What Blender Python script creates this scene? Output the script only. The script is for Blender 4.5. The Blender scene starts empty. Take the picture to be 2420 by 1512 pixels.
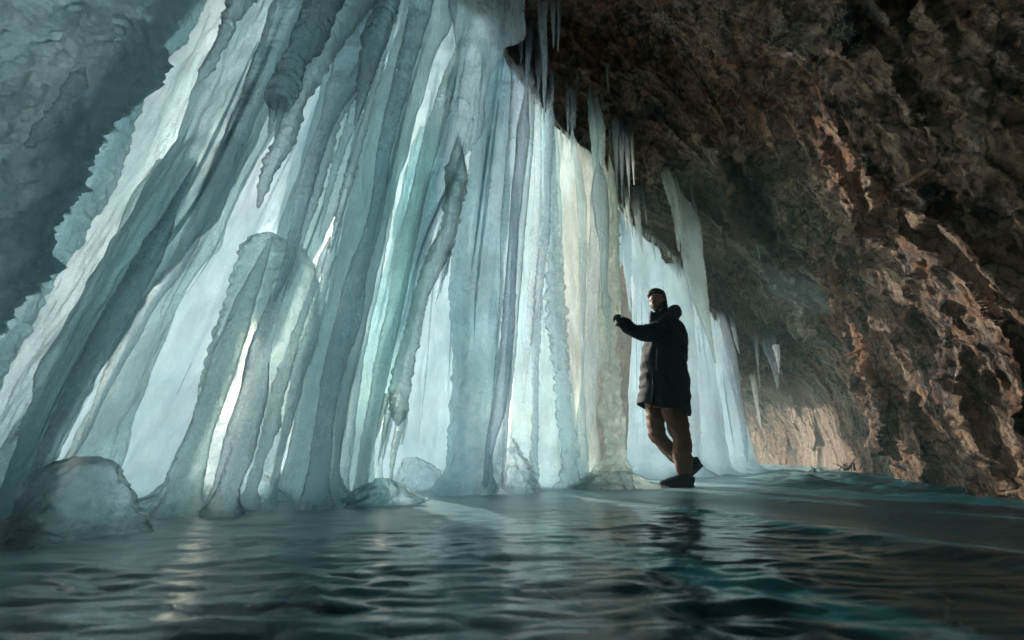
import bpy, math, random
import numpy as np
from mathutils import Vector, Matrix

# ------------------------------------------------------------------ camera, world, sun, exposure
sc = bpy.context.scene
COL = sc.collection
PITCH = math.radians(18.7)
FPX = 398.0                      # focal length in pixels of a 1024 wide frame
CH = 0.25                        # camera height over the ice
cam_d = bpy.data.cameras.new('camera')
cam = bpy.data.objects.new('camera', cam_d)
COL.objects.link(cam)
cam.location = (0, 0, CH)
cam.rotation_euler = (math.radians(90) + PITCH, 0, 0)
cam_d.sensor_width = 36.0
cam_d.lens = 36.0 * FPX / 1024.0
cam_d.clip_start = 0.02
cam_d.clip_end = 2000
cam_d.dof.use_dof = True
cam_d.dof.focus_distance = 4.0
cam_d.dof.aperture_fstop = 2.0
sc.camera = cam

SUN = Vector((-0.46, 0.78, 0.42)).normalized()
w = bpy.data.worlds.new('World')
sc.world = w
w.use_nodes = True
nt = w.node_tree
sky = nt.nodes.new('ShaderNodeTexSky')
sky.sky_type = 'NISHITA'
sky.sun_disc = False
sky.sun_elevation = math.asin(SUN.z)
sky.sun_rotation = math.atan2(SUN.x, SUN.y)
sky.air_density = 1.0
sky.dust_density = 3.0
nt.links.new(sky.outputs[0], nt.nodes['Background'].inputs[0])
nt.nodes['Background'].inputs[1].default_value = 0.15
sl = bpy.data.lights.new('sun', 'SUN')
sl.energy = 5.0
sl.angle = math.radians(0.6)
sl.color = (1.0, 0.93, 0.85)
so = bpy.data.objects.new('sun', sl)
COL.objects.link(so)
so.rotation_euler = SUN.to_track_quat('Z', 'Y').to_euler()
sc.view_settings.view_transform = 'Standard'
sc.view_settings.look = 'None'
sc.view_settings.gamma = 1
sc.view_settings.exposure = 0.88
sc.cycles.max_bounces = 14
sc.cycles.diffuse_bounces = 9
sc.cycles.glossy_bounces = 4
sc.cycles.transmission_bounces = 12
sc.cycles.transparent_max_bounces = 24
sc.cycles.use_denoising = True
sc.cycles.use_adaptive_sampling = True
sc.cycles.adaptive_threshold = 0.03
sc.cycles.sample_clamp_indirect = 10
sc.cycles.caustics_reflective = False
sc.cycles.caustics_refractive = True

# ------------------------------------------------------------------ helpers
CP, SP = math.cos(PITCH), math.sin(PITCH)
def ray(px, py):
    a = (px - 512.0) / FPX
    u = (320.0 - py) / FPX
    return a, CP - SP * u, SP + CP * u
def at(px, py, Y):
    """world point seen at frame position px,py at distance Y in front of the camera"""
    a, b, c = ray(px, py)
    return np.array((a / b * Y, Y, CH + c / b * Y))
def floorY(py):
    a, b, c = ray(512, py)
    return CH / -c * b
K = 1024.0 / 2419.0

_p = np.random.RandomState(7).permutation(256)
_p = np.concatenate([_p, _p, _p])
_g = np.random.RandomState(8).normal(size=(256, 3))
_g /= np.linalg.norm(_g, axis=1)[:, None]
def pn(x, y, z):
    x, y, z = np.broadcast_arrays(x, y, z)
    xi, yi, zi = np.floor(x).astype(int), np.floor(y).astype(int), np.floor(z).astype(int)
    xf, yf, zf = x - xi, y - yi, z - zi
    xi, yi, zi = xi & 255, yi & 255, zi & 255
    f = lambda t: t * t * t * (t * (t * 6 - 15) + 10)
    u, v, q = f(xf), f(yf), f(zf)
    def gr(i, j, k):
        h = _p[_p[_p[(xi + i) & 255] + ((yi + j) & 255)] + ((zi + k) & 255)]
        g = _g[h]
        return g[..., 0] * (xf - i) + g[..., 1] * (yf - j) + g[..., 2] * (zf - k)
    L = lambda a, b, t: a + (b - a) * t
    return 1.6 * L(L(L(gr(0,0,0), gr(1,0,0), u), L(gr(0,1,0), gr(1,1,0), u), v),
             L(L(gr(0,0,1), gr(1,0,1), u), L(gr(0,1,1), gr(1,1,1), u), v), q)
def fbm(x, y, z, o=4, r=0.5):
    s, a = 0, 1.0
    for i in range(o):
        s = s + a * pn(x + 17.3 * i, y - 9.1 * i, z + 5.7 * i)
        x, y, z, a = x * 2.03, y * 2.03, z * 2.03, a * r
    return s
def cells(x, y, z):
    """distance to the nearest and second nearest feature point, and a value per cell"""
    x, y, z = np.broadcast_arrays(x, y, z)
    xi, yi, zi = np.floor(x).astype(int), np.floor(y).astype(int), np.floor(z).astype(int)
    d1 = np.full(x.shape, 9.0); d2 = np.full(x.shape, 9.0); val = np.zeros(x.shape)
    for i in (-1, 0, 1):
        for j in (-1, 0, 1):
            for k in (-1, 0, 1):
                cx, cy, cz = xi + i, yi + j, zi + k
                h = _p[_p[_p[cx & 255] + (cy & 255)] + (cz & 255)]
                g = _g[h] * 0.5 + 0.5
                d = np.sqrt((cx + g[..., 0] - x) ** 2 + (cy + g[..., 1] - y) ** 2 + (cz + g[..., 2] - z) ** 2)
                n = d < d1
                d2 = np.where(n, d1, np.minimum(d2, d))
                val = np.where(n, h / 255.0, val)
                d1 = np.where(n, d, d1)
    return d1, d2, val
def sm(t, a=0.0, b=1.0):
    t = np.clip((t - np.asarray(a)) / (np.asarray(b) - np.asarray(a)), 0, 1)
    return t * t * (3 - 2 * t)
def interp(xs, ys, x):
    """smooth (monotone cubic) interpolation through the points"""
    xs, ys = np.asarray(xs, float), np.asarray(ys, float)
    if len(xs) < 3:
        return np.interp(x, xs, ys)
    h = np.diff(xs); d = np.diff(ys) / h
    m = np.zeros(len(xs)); m[0], m[-1] = d[0], d[-1]
    for i in range(1, len(xs) - 1):
        m[i] = 0 if d[i-1] * d[i] <= 0 else 2 * d[i-1] * d[i] / (d[i-1] + d[i])
    i = np.clip(np.searchsorted(xs, x) - 1, 0, len(xs) - 2)
    t = np.clip((x - xs[i]) / h[i], 0, 1)
    return ((2*t**3 - 3*t**2 + 1) * ys[i] + (t**3 - 2*t**2 + t) * h[i] * m[i]
            + (3*t**2 - 2*t**3) * ys[i+1] + (t**3 - t**2) * h[i] * m[i+1])

def tag(o, label=None, cat=None, group=None, kind=None):
    if label: o['label'] = label
    if cat: o['category'] = cat
    if group: o['group'] = group
    if kind: o['kind'] = kind
    return o
def mesh(name, v, f, mat, parent=None, smooth=True, uv=None):
    me = bpy.data.meshes.new(name)
    me.from_pydata([tuple(p) for p in v] if not isinstance(v, list) else v, [], f)
    if uv is not None:
        l = me.uv_layers.new(name='UVMap')
        vi = np.zeros(len(me.loops), int); me.loops.foreach_get('vertex_index', vi)
        l.data.foreach_set('uv', uv[vi].astype(np.float32).ravel())
    if smooth: me.polygons.foreach_set('use_smooth', [True] * len(me.polygons))
    me.update()
    o = bpy.data.objects.new(name, me)
    COL.objects.link(o)
    if mat: me.materials.append(mat)
    if parent: o.parent = parent
    return o
def grid_faces(n, m, wrap):
    """n rings of m verts"""
    i = np.arange(n - 1)[:, None]; j = np.arange(m if wrap else m - 1)[None, :]
    j2 = (j + 1) % m
    q = np.stack([i * m + j, i * m + j2, (i + 1) * m + j2, (i + 1) * m + j], -1).reshape(-1, 4)
    return q.tolist()

# ------------------------------------------------------------------ materials
def mat(name):
    m = bpy.data.materials.new(name); m.use_nodes = True
    n = m.node_tree.nodes; n.clear()
    out = n.new('ShaderNodeOutputMaterial')
    def N(t, **kw):
        x = n.new(t)
        for k, v in kw.items():
            if k in x.inputs: x.inputs[k].default_value = v
            else: setattr(x, k, v)
        return x
    def Lk(a, b): m.node_tree.links.new(a, b)
    return m, N, Lk, out
def noise(N, Lk, scale, vec=(1, 1, 1), det=4, rough=0.55, coord='Object', dist=0.0):
    tc = N('ShaderNodeTexCoord'); mp = N('ShaderNodeMapping')
    mp.inputs['Scale'].default_value = vec
    Lk(tc.outputs[coord], mp.inputs[0])
    t = N('ShaderNodeTexNoise'); t.inputs['Scale'].default_value = scale
    t.inputs['Detail'].default_value = det; t.inputs['Roughness'].default_value = rough
    t.inputs['Distortion'].default_value = dist
    Lk(mp.outputs[0], t.inputs['Vector'])
    return t.outputs[0]
def ramp(N, Lk, src, stops):
    r = N('ShaderNodeValToRGB'); e = r.color_ramp.elements
    while len(e) < len(stops): e.new(0.5)
    for k, (p, c) in enumerate(stops):
        e[k].position = p
        e[k].color = (c, c, c, 1) if isinstance(c, (int, float)) else (*c, 1)
    Lk(src, r.inputs[0])
    return r.outputs[0]
def mixc(N, Lk, fac, a, b, mode='MIX'):
    x = N('ShaderNodeMix'); x.data_type = 'RGBA'; x.blend_type = mode
    for s, v in ((0, fac), (6, a), (7, b)):
        if hasattr(v, 'is_output') or hasattr(v, 'links'): Lk(v, x.inputs[s])
        else: x.inputs[s].default_value = v if s == 0 else (*v, 1)
    return x.outputs[2]

def ice(name, c1, c2, trans=0.6, rough=0.28, bump=0.6, scale=1.0, fine=1.0, clear=.25):
    m, N, Lk, out = mat(name)
    n1 = noise(N, Lk, 2.2 * scale, (1, 1, .28), 5, .6)
    n2 = noise(N, Lk, 9 * scale, (1, 1, .5), 4, .6)
    col = mixc(N, Lk, ramp(N, Lk, n1, [(.36, 0.0), (.62, 1.0)]), c1, c2)
    n3 = noise(N, Lk, 1.3 * scale, (1, 1, .35), 3, .6)
    col = mixc(N, Lk, ramp(N, Lk, n3, [(.50, 0.0), (.68, .30)]), col, (.80, .76, .80))
    col = mixc(N, Lk, ramp(N, Lk, n2, [(.45, 0.0), (.75, .30)]), col, (.93, .95, .97))
    # trapped bubbles and hairline cracks, white threads running down the ice
    hn = noise(N, Lk, 7 * scale, (1.6, 1.6, .35), 8, .75)
    ha = N('ShaderNodeMath'); ha.operation = 'SUBTRACT'; Lk(hn, ha.inputs[0]); ha.inputs[1].default_value = .5
    hb = N('ShaderNodeMath'); hb.operation = 'ABSOLUTE'; Lk(ha.outputs[0], hb.inputs[0])
    crack = ramp(N, Lk, hb.outputs[0], [(0.0, .5), (.013, 0.0)])
    col = mixc(N, Lk, crack, col, (.97, .99, 1.0))
    b1 = noise(N, Lk, 26 * scale, (1, 1, 2.2), 6, .68)
    b2 = noise(N, Lk, 11 * scale, (1, 1, .10), 4, .6)
    add = N('ShaderNodeMath'); add.operation = 'MULTIPLY_ADD'
    Lk(b2, add.inputs[0]); add.inputs[1].default_value = 1.5; Lk(b1, add.inputs[2])
    bp = N('ShaderNodeBump'); bp.inputs['Strength'].default_value = bump
    bp.inputs['Distance'].default_value = 0.035 * fine
    Lk(add.outputs[0], bp.inputs['Height'])
    p = N('ShaderNodeBsdfPrincipled'); p.inputs['Roughness'].default_value = rough
    p.inputs['IOR'].default_value = 1.31
    Lk(col, p.inputs['Base Color']); Lk(bp.outputs[0], p.inputs['Normal'])
    t = N('ShaderNodeBsdfTranslucent'); Lk(col, t.inputs[0]); Lk(bp.outputs[0], t.inputs['Normal'])
    mx = N('ShaderNodeMixShader')
    fr = ramp(N, Lk, noise(N, Lk, 4 * scale, (1, 1, .35), 4, .6), [(.3, trans - .12), (.7, min(.95, trans + .12))])
    Lk(fr, mx.inputs[0])
    Lk(p.outputs[0], mx.inputs[1]); Lk(t.outputs[0], mx.inputs[2])
    rf = N('ShaderNodeBsdfRefraction'); rf.inputs['IOR'].default_value = 1.05; rf.inputs['Roughness'].default_value = .26
    Lk(col, rf.inputs[0]); Lk(bp.outputs[0], rf.inputs['Normal'])
    m2 = N('ShaderNodeMixShader')
    cn = noise(N, Lk, 3.1 * scale, (1, 1, .4), 5, .65)
    Lk(mixc(N, Lk, crack, ramp(N, Lk, cn, [(.35, max(0, clear - .10)), (.68, min(.92, clear + .30))]), (.1, .1, .1)), m2.inputs[0])
    Lk(mx.outputs[0], m2.inputs[1]); Lk(rf.outputs[0], m2.inputs[2])
    Lk(m2.outputs[0], out.inputs[0])
    return m
def frosty(name, col):
    m, N, Lk, out = mat(name)
    c = mixc(N, Lk, noise(N, Lk, 5, (1, 1, .6), 6, .65), col, (.80, .80, .84))
    p = N('ShaderNodeBsdfPrincipled'); Lk(c, p.inputs['Base Color']); p.inputs['Roughness'].default_value = .38
    p.inputs['Subsurface Weight'].default_value = 1.0; p.inputs['Subsurface Scale'].default_value = .35
    p.inputs['Subsurface Radius'].default_value = (.5, .9, 1.0); p.inputs['IOR'].default_value = 1.31
    bp = N('ShaderNodeBump'); bp.inputs['Strength'].default_value = .5; bp.inputs['Distance'].default_value = .02
    Lk(noise(N, Lk, 12, (1, 1, 1.5), 6, .65), bp.inputs['Height']); Lk(bp.outputs[0], p.inputs['Normal'])
    Lk(p.outputs[0], out.inputs[0]); return m
ICE = {
 'thin':  ice('thin_ice', (.75, .86, .90), (.69, .82, .87), .74, .35, .3, clear=.08),
 'dome':  ice('frosty_dome_ice', (.93, .96, .97), (.90, .94, .96), .78, .5, .4, clear=.68),
 'spale': ice('pale_sheet_ice', (.84, .92, .94), (.77, .88, .90), .80, clear=.32),
 'sturq': ice('turquoise_sheet_ice', (.74, .90, .92), (.82, .92, .94), .80, clear=.38),
 'pale':  ice('pale_ice', (.94, .98, .99), (.89, .95, .97), .84, clear=.58),
 'green': ice('green_ice', (.93, .97, .96), (.86, .94, .93), .84, clear=.58),
 'turq':  ice('turquoise_ice', (.80, .95, .97), (.88, .97, .98), .84, clear=.55),
 'grey':  ice('grey_ice', (.90, .95, .97), (.84, .91, .94), .86, clear=.66),
 'dark':  ice('dark_ice', (.84, .89, .92), (.78, .86, .89), .86, .25, clear=.66),
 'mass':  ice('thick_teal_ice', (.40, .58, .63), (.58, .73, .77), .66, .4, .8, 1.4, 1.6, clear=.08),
 'rim':   ice('turquoise_rim_ice', (.66, .84, .87), (.78, .89, .91), .80, .3, .6, 2.0, clear=.4),
 'cream': ice('cream_ice', (.96, .98, .93), (.92, .96, .91), .84, clear=.5),
 'lilac': ice('lilac_ice', (.93, .95, .98), (.88, .92, .96), .84, clear=.62),
}

# ------------------------------------------------------------------ rock: overhanging cave wall, canyon outside
def rock_mat(name, warm=0.0, dark=1.0, stains_and_glow=()):
    m, N, Lk, out = mat(name)
    tc = N('ShaderNodeTexCoord')
    def mapped(sx, sy, wob, wsc=1.5):
        mp = N('ShaderNodeMapping'); mp.inputs['Scale'].default_value = (sx, sx, sy)
        mp.inputs['Rotation'].default_value = (.25, .35, .1)
        Lk(tc.outputs['Object'], mp.inputs[0])
        nz = N('ShaderNodeTexNoise'); nz.inputs['Scale'].default_value = wsc; nz.inputs['Detail'].default_value = 6; nz.inputs['Roughness'].default_value = .65
        Lk(mp.outputs[0], nz.inputs['Vector'])
        wo = N('ShaderNodeVectorMath'); wo.operation = 'MULTIPLY_ADD'; wo.inputs[1].default_value = (wob, wob, wob)
        Lk(nz.outputs[1], wo.inputs[0]); Lk(mp.outputs[0], wo.inputs[2]); return wo.outputs[0]
    def vor(vec, sc_, feat='F1'):
        v_ = N('ShaderNodeTexVoronoi'); v_.feature = feat; v_.inputs['Scale'].default_value = sc_; Lk(vec, v_.inputs['Vector']); return v_
    va, vb, vc = mapped(1.8, .8, .5), mapped(1.7, .9, .35, 3), mapped(1.3, 1, .3, 5)
    c1, c2, c3 = vor(va, 2.4), vor(vb, 7), vor(vc, 19)
    e1, e2 = vor(va, 2.4, 'DISTANCE_TO_EDGE'), vor(vb, 7, 'DISTANCE_TO_EDGE')
    def val(o):
        g_ = N('ShaderNodeRGBToBW'); Lk(o.outputs['Color'], g_.inputs[0]); return g_.outputs[0]
    def madd(a_, k_, b_):
        x = N('ShaderNodeMath'); x.operation = 'MULTIPLY_ADD'; Lk(a_, x.inputs[0]); x.inputs[1].default_value = k_
        if isinstance(b_, float): x.inputs[2].default_value = b_
        else: Lk(b_, x.inputs[2])
        return x.outputs[0]
    n4 = noise(N, Lk, 9, (1.4, 1.4, .9), 10, .78)
    n5 = noise(N, Lk, 1.0, (1.5, 1.5, .8), 8, .7)
    tone = madd(val(c1), .30, madd(val(c2), .28, madd(val(c3), .22, madd(n4, .55, madd(n5, .7, -.52)))))
    base = ramp(N, Lk, tone, [(.20, (.016, .015, .016)), (.38, (.11, .060, .038)), (.50, (.31, .165, .090)), (.66, (.56, .35, .21)), (.84, (.76, .58, .42))])
    # rust seams, blue grey basalt, pale mineral runs
    rust = ramp(N, Lk, madd(noise(N, Lk, .9, (1, 1, 1), 8, .7), 1.0, madd(val(c2), .12, 0.0)), [(.54, 0.0), (.66, .65)])
    c = mixc(N, Lk, rust, base, (.44, .15, .04))
    grey = ramp(N, Lk, madd(noise(N, Lk, .55, (1, 1, 1), 7, .68), 1.0, madd(val(c1), .15, 0.0)), [(.65, 0.0), (.74, .7)])
    c = mixc(N, Lk, grey, c, (.085, .105, .115))
    rn = noise(N, Lk, 1.9, (2.0, 2.0, .6), 10, .72)
    ab = N('ShaderNodeMath'); ab.operation = 'ABSOLUTE'; Lk(madd(rn, 1.0, -.5), ab.inputs[0])
    vein = ramp(N, Lk, ab.outputs[0], [(0.0, .75), (.022, 0.0)])
    c = mixc(N, Lk, vein, c, (.70, .56, .43))
    blot = ramp(N, Lk, noise(N, Lk, 1.3, (1.8, 1.8, .9), 10, .8), [(.62, 0.0), (.70, .8)])
    c = mixc(N, Lk, blot, c, (.62, .58, .50))
    ck = mixc(N, Lk, 1.0, ramp(N, Lk, e1.outputs['Distance'], [(0.0, .12), (.035, 1.0)]), ramp(N, Lk, e2.outputs['Distance'], [(0.0, .30), (.05, 1.0)]), 'MULTIPLY')
    c = mixc(N, Lk, 1.0, c, ck, 'MULTIPLY')
    for (bx, by, bz), rad, colr, amt in stains_and_glow:              # a white mineral run, and warm light and sun painted as pale patches
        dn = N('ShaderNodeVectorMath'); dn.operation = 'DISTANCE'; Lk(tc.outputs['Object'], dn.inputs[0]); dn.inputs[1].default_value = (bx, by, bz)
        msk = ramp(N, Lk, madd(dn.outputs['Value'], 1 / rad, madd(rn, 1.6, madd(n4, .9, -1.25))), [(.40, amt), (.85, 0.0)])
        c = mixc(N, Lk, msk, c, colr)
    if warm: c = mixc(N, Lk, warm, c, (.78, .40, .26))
    p = N('ShaderNodeBsdfPrincipled'); Lk(c, p.inputs['Base Color'])
    Lk(ramp(N, Lk, n4, [(.4, .45), (.6, .8)]), p.inputs['Roughness'])
    h = madd(val(c2), .8, madd(val(c3), .4, madd(n4, 1.6, madd(val(c1), 1.2, 0.0))))
    bp = N('ShaderNodeBump'); bp.inputs['Strength'].default_value = .9; bp.inputs['Distance'].default_value = .045
    Lk(h, bp.inputs['Height']); Lk(bp.outputs[0], p.inputs['Normal']); Lk(p.outputs[0], out.inputs[0])
    return m

def facets(x, y, z, tilt=1.0):
    """blocky relief: every cell is a tilted flat chip"""
    x, y = np.broadcast_arrays(x, y)
    xi, yi = np.floor(x).astype(int), np.floor(y).astype(int)
    d1 = np.full(x.shape, 9.0); d2 = np.full(x.shape, 9.0); h = np.zeros(x.shape)
    for i in (-1, 0, 1):
        for j in (-1, 0, 1):
            cx, cy = xi + i, yi + j
            q = _p[_p[(cx + z * 7) & 255] + (cy & 255)]
            g = _g[q]; ox, oy = x - cx - (g[..., 0] * .5 + .5), y - cy - (g[..., 1] * .5 + .5)
            d = np.sqrt(ox * ox + oy * oy); n = d < d1
            hv = (q / 255.0 - .5) + tilt * (_g[(q * 7 + 3) & 255][..., 0] * ox + _g[(q * 7 + 3) & 255][..., 1] * oy)
            d2 = np.where(n, d1, np.minimum(d2, d)); h = np.where(n, hv, h); d1 = np.where(n, d, d1)
    return h, d2 - d1
def craggy(P, u, v, amp=1.0, taper=1.0):
    """push a sheet of points in and out along its normals: slabs, cracks, ledges"""
    du = np.gradient(P, axis=0); dv = np.gradient(P, axis=1)
    nrm = np.cross(du, dv); nrm /= np.linalg.norm(nrm, axis=2)[..., None] + 1e-9
    X, Y, Z = P[..., 0], P[..., 1], P[..., 2]
    d = .20 * fbm(X * .55, Y * .55, Z * .55, 3)
    wx = .16 * fbm(X * .9, Y * .9, Z * .9, 2); wy = .16 * fbm(X * .9 + 9, Y * .9, Z * .9, 2)
    h, e = facets((u + wx + .35 * v) * .95, (v + wy) * .55, 1)
    d += .16 * h + .07 * sm(e, 0, .25)
    h, e = facets((u + wx + .2 * v) * 2.6, (v + wy) * 1.25, 2)
    d += .085 * h - .05 * (1 - sm(e, 0, .12))
    h, e = facets((u + wx) * 6.5, (v + wy) * 3.2, 3)
    d += .034 * h - .018 * (1 - sm(e, 0, .14))
    h, e = facets((u + wx) * 15, (v + wy) * 8, 4)
    d += .012 * h
    rg = 1 - np.abs(fbm((u + wx) * 1.9 + 3, v * .6, X * 0 + 1.5, 5, .6))
    d += .05 * (rg - .75) + .022 * fbm(X * 12, Y * 12, Z * 12, 3, .6)
    return P + nrm * (d * amp * taper)[..., None]

LP = np.array([  # lip of the overhang, where the near and far curtains hang
 (-5, -4.2, -6, 4.2), (-3, -4.0, -3, 4.0), (-1, -3.4, 0, 3.9), (0, -2.7, 1.5, 4.2), (1, -1.5, 2.6, 5.2), (2, -.5, 3.35, 5.35),
 (2.6, .05, 3.6, 4.75), (3, .57, 3.95, 4.1), (3.5, 1.16, 4.35, 3.85), (4, 1.47, 4.65, 3.42), (4.6, 1.95, 5.05, 3.12),
 (5.2, 2.7, 5.7, 2.75), (6, 3.55, 6.55, 2.42), (6.8, 4.25, 7.5, 1.75), (7.6, 5.1, 9.3, 1.75), (9, 6.4, 12.5, 2.3)])
RP = np.array([
 (-5, 3.2, -6), (-3, 3.0, -3), (-1, 2.7, 0), (0, 2.6, 1.4), (1, 2.75, 2.2), (2, 3.1, 2.9), (2.6, 3.4, 3.3), (3, 3.7, 3.8),
 (3.5, 4.1, 4.3), (4, 4.5, 4.8), (4.6, 4.85, 5.4), (5.2, 5.3, 6.4), (6, 5.8, 7.6), (6.8, 6.3, 8.9), (7.6, 7.0, 10.8), (9, 7.5, 16)])
NU, NV = 860, 520
tt = np.interp(np.linspace(0, 1, NU), [0, .10, .78, 1], [-5, -.4, 6.8, 9])
L = np.stack([interp(LP[:, 0], LP[:, k], tt) for k in (1, 2, 3)], -1)
R = np.stack([interp(RP[:, 0], RP[:, k], tt) for k in (1, 2)], -1)
a = np.linspace(-.04, 1, NV - 50)
ca, sa = 1 - np.cos(a * math.pi / 2), np.sin(np.clip(a, 0, 1) * math.pi / 2)
sa = np.where(a < 0, a * 3, sa)
P = np.zeros((NU, NV, 3))
P[:, :NV-50, 0] = R[:, 0:1] + (L[:, 0:1] - R[:, 0:1]) * ca
P[:, :NV-50, 1] = R[:, 1:2] + (L[:, 1:2] - R[:, 1:2]) * ca
P[:, :NV-50, 2] = L[:, 2:3] * np.sign(sa) * np.abs(sa) ** .92
# beyond the lip: outward a little and up, the face of the cliff
q = np.linspace(0, 1, 51)[1:]
out_dir = L[:, :2] - R; out_dir /= np.linalg.norm(out_dir, axis=1)[:, None]
P[:, NV-50:, 0] = L[:, 0:1] + out_dir[:, 0:1] * (.9 * sm(q, 0, .5) - 1.5 * q ** 2)
P[:, NV-50:, 1] = L[:, 1:2] + out_dir[:, 1:2] * (.9 * sm(q, 0, .5) - 1.5 * q ** 2)
P[:, NV-50:, 2] = L[:, 2:3] + 5.5 * q ** 1.6
du = np.linalg.norm(np.diff(P[:, 250], axis=0), axis=1); u = np.concatenate([[0], np.cumsum(du)])[:, None] * np.ones((1, NV))
dv = np.linalg.norm(np.diff(P, axis=1), axis=2); v = np.concatenate([np.zeros((NU, 1)), np.cumsum(dv, 1)], 1)
tap = np.ones(NV); tap[:NV-50] = 1 - .6 * sm(a, .86, 1); tap[NV-50:] = .4
calmz = 1 - .72 * (sm(tt, 3.6, 4.6)[:, None] * (1 - sm(P[..., 2], 1.2 + 1.4 * sm(tt, 5.5, 7)[:, None], 2.2 + 1.8 * sm(tt, 5.5, 7)[:, None])) * (P[..., 0] > 3.5))
calmz = calmz * (.72 + .28 * sm(tt, 2.2, 3.4)[:, None])
Pd = craggy(P, u, v, 1.0, tap[None, :] * calmz)
Pd[..., :] += 0
UV = np.stack([u, v], -1).reshape(-1, 2)
ROCK = rock_mat('cave_rock', dark=.78, stains_and_glow=[((3.55, 4.9, 2.15), .75, (.66, .64, .60), .85), ((2.7, 4.9, 3.0), 1.0, (.62, .42, .30), .6),  # white mineral patch, then a painted warm glow
    ((5.9, 8.2, .4), 2.2, (.70, .52, .41), .7), ((3.9, 5.6, 2.2), .8, (.60, .44, .33), .6)])  # painted brightness of the sunlit strip, then more painted warm glow
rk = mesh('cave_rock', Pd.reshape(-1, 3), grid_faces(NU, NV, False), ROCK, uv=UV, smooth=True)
tag(rk, kind='structure')
from mathutils.bvhtree import BVHTree
BV = BVHTree.FromPolygons([tuple(q) for q in Pd.reshape(-1, 3)], grid_faces(NU, NV, False))
def hit(px, py):
    a_, b_, c_ = ray(px, py)
    return BV.ray_cast(Vector((0, 0, CH)), Vector((a_, b_, c_)).normalized())
# unseen rock around the camera, added to block sky light and shape the fill
bp_ = np.array([(-6.2, 3.6), (-5.6, 2.8), (-5.1, 1.9), (-4.7, .6), (-4.6, -3.0), (-3.8, -6.4), (-.6, -7.4)])
tt2 = np.linspace(0, 1, 90); pl = np.stack([interp(np.linspace(0, 1, 7), bp_[:, k], tt2) for k in (0, 1)], -1)
zz = np.linspace(-.4, 8.5, 60)
P2 = np.zeros((90, 60, 3)); P2[..., 0] = pl[:, 0:1]; P2[..., 1] = pl[:, 1:2]; P2[..., 2] = zz[None, :]
u2 = np.linspace(0, 14, 90)[:, None] * np.ones((1, 60)); v2 = zz[None, :] * np.ones((90, 1))
P2 = craggy(P2, u2, v2, .8)
bk = mesh('unseen_rear_rock', P2.reshape(-1, 3), grid_faces(90, 60, False), ROCK, uv=np.stack([u2, v2], -1).reshape(-1, 2), smooth=False)
tag(bk, kind='structure')
# canyon cliff outside, seen through the gap between the curtains
n1_, n2_ = 260, 150
g = np.linspace(0, 1, n1_)[:, None] * np.ones((1, n2_)); hgt = np.linspace(-.5, 8.5, n2_)[None, :] * np.ones((n1_, 1))
P3 = np.stack([1.6 + 1.9 * g + .15 * np.sin(g * 9) - hgt * .05, 13 - 5.4 * g, hgt], -1)
P3 = craggy(P3, g * 6, hgt, .7)
cl = mesh('canyon_cliff', P3.reshape(-1, 3), grid_faces(n1_, n2_, False), rock_mat('canyon_rock', .6, 1.0), uv=np.stack([g * 7, hgt], -1).reshape(-1, 2), smooth=False)
tag(cl, kind='structure')

# ------------------------------------------------------------------ frozen floor and the snow outside
m, N, Lk, out = mat('floor_ice')
c = mixc(N, Lk, ramp(N, Lk, noise(N, Lk, .9, (1, 1.6, 1), 6, .6), [(.35, 0.0), (.65, 1.0)]), (.006, .060, .072), (.014, .105, .115))
c = mixc(N, Lk, ramp(N, Lk, noise(N, Lk, 4, (1, 1.3, 1), 9, .75), [(.50, 0.0), (.75, .25)]), c, (.10, .17, .18))
# white hairline fractures deep in the ice
vt = N('ShaderNodeTexVoronoi'); vt.feature = 'DISTANCE_TO_EDGE'; vt.inputs['Scale'].default_value = 1.4
tc = N('ShaderNodeTexCoord'); nz = N('ShaderNodeTexNoise'); nz.inputs['Scale'].default_value = 2.5; nz.inputs['Detail'].default_value = 4
wob = N('ShaderNodeVectorMath'); wob.operation = 'MULTIPLY_ADD'; wob.inputs[1].default_value = (.6, .6, 0)
Lk(tc.outputs['Object'], nz.inputs['Vector']); Lk(nz.outputs[1], wob.inputs[0]); Lk(tc.outputs['Object'], wob.inputs[2]); Lk(wob.outputs[0], vt.inputs['Vector'])
c = mixc(N, Lk, ramp(N, Lk, vt.outputs['Distance'], [(0.0, .35), (.012, 0.0)]), c, (.30, .38, .40))
# frosty tint along the curtain's foot, painted in for the mist there
sx = N('ShaderNodeSeparateXYZ'); Lk(tc.outputs['Object'], sx.inputs[0])
dx = N('ShaderNodeMath'); dx.operation = 'MULTIPLY_ADD'; dx.inputs[1].default_value = .68; dx.inputs[2].default_value = 1.30
Lk(sx.outputs[0], dx.inputs[0])
dy = N('ShaderNodeMath'); dy.operation = 'MULTIPLY_ADD'; dy.inputs[1].default_value = -.73; Lk(sx.outputs[1], dy.inputs[0]); Lk(dx.outputs[0], dy.inputs[2])
fz = N('ShaderNodeMath'); fz.operation = 'MULTIPLY_ADD'; fz.inputs[1].default_value = 1.5
Lk(noise(N, Lk, 1.6, (1, 1.6, 1), 7, .65), fz.inputs[0]); Lk(dy.outputs[0], fz.inputs[2])
mist_frost = ramp(N, Lk, fz.outputs[0], [(.35, .85), (1.15, 0.0)])
c = mixc(N, Lk, mist_frost, c, (.36, .56, .60))
p = N('ShaderNodeBsdfPrincipled'); Lk(c, p.inputs['Base Color']); p.inputs['IOR'].default_value = 1.36
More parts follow.
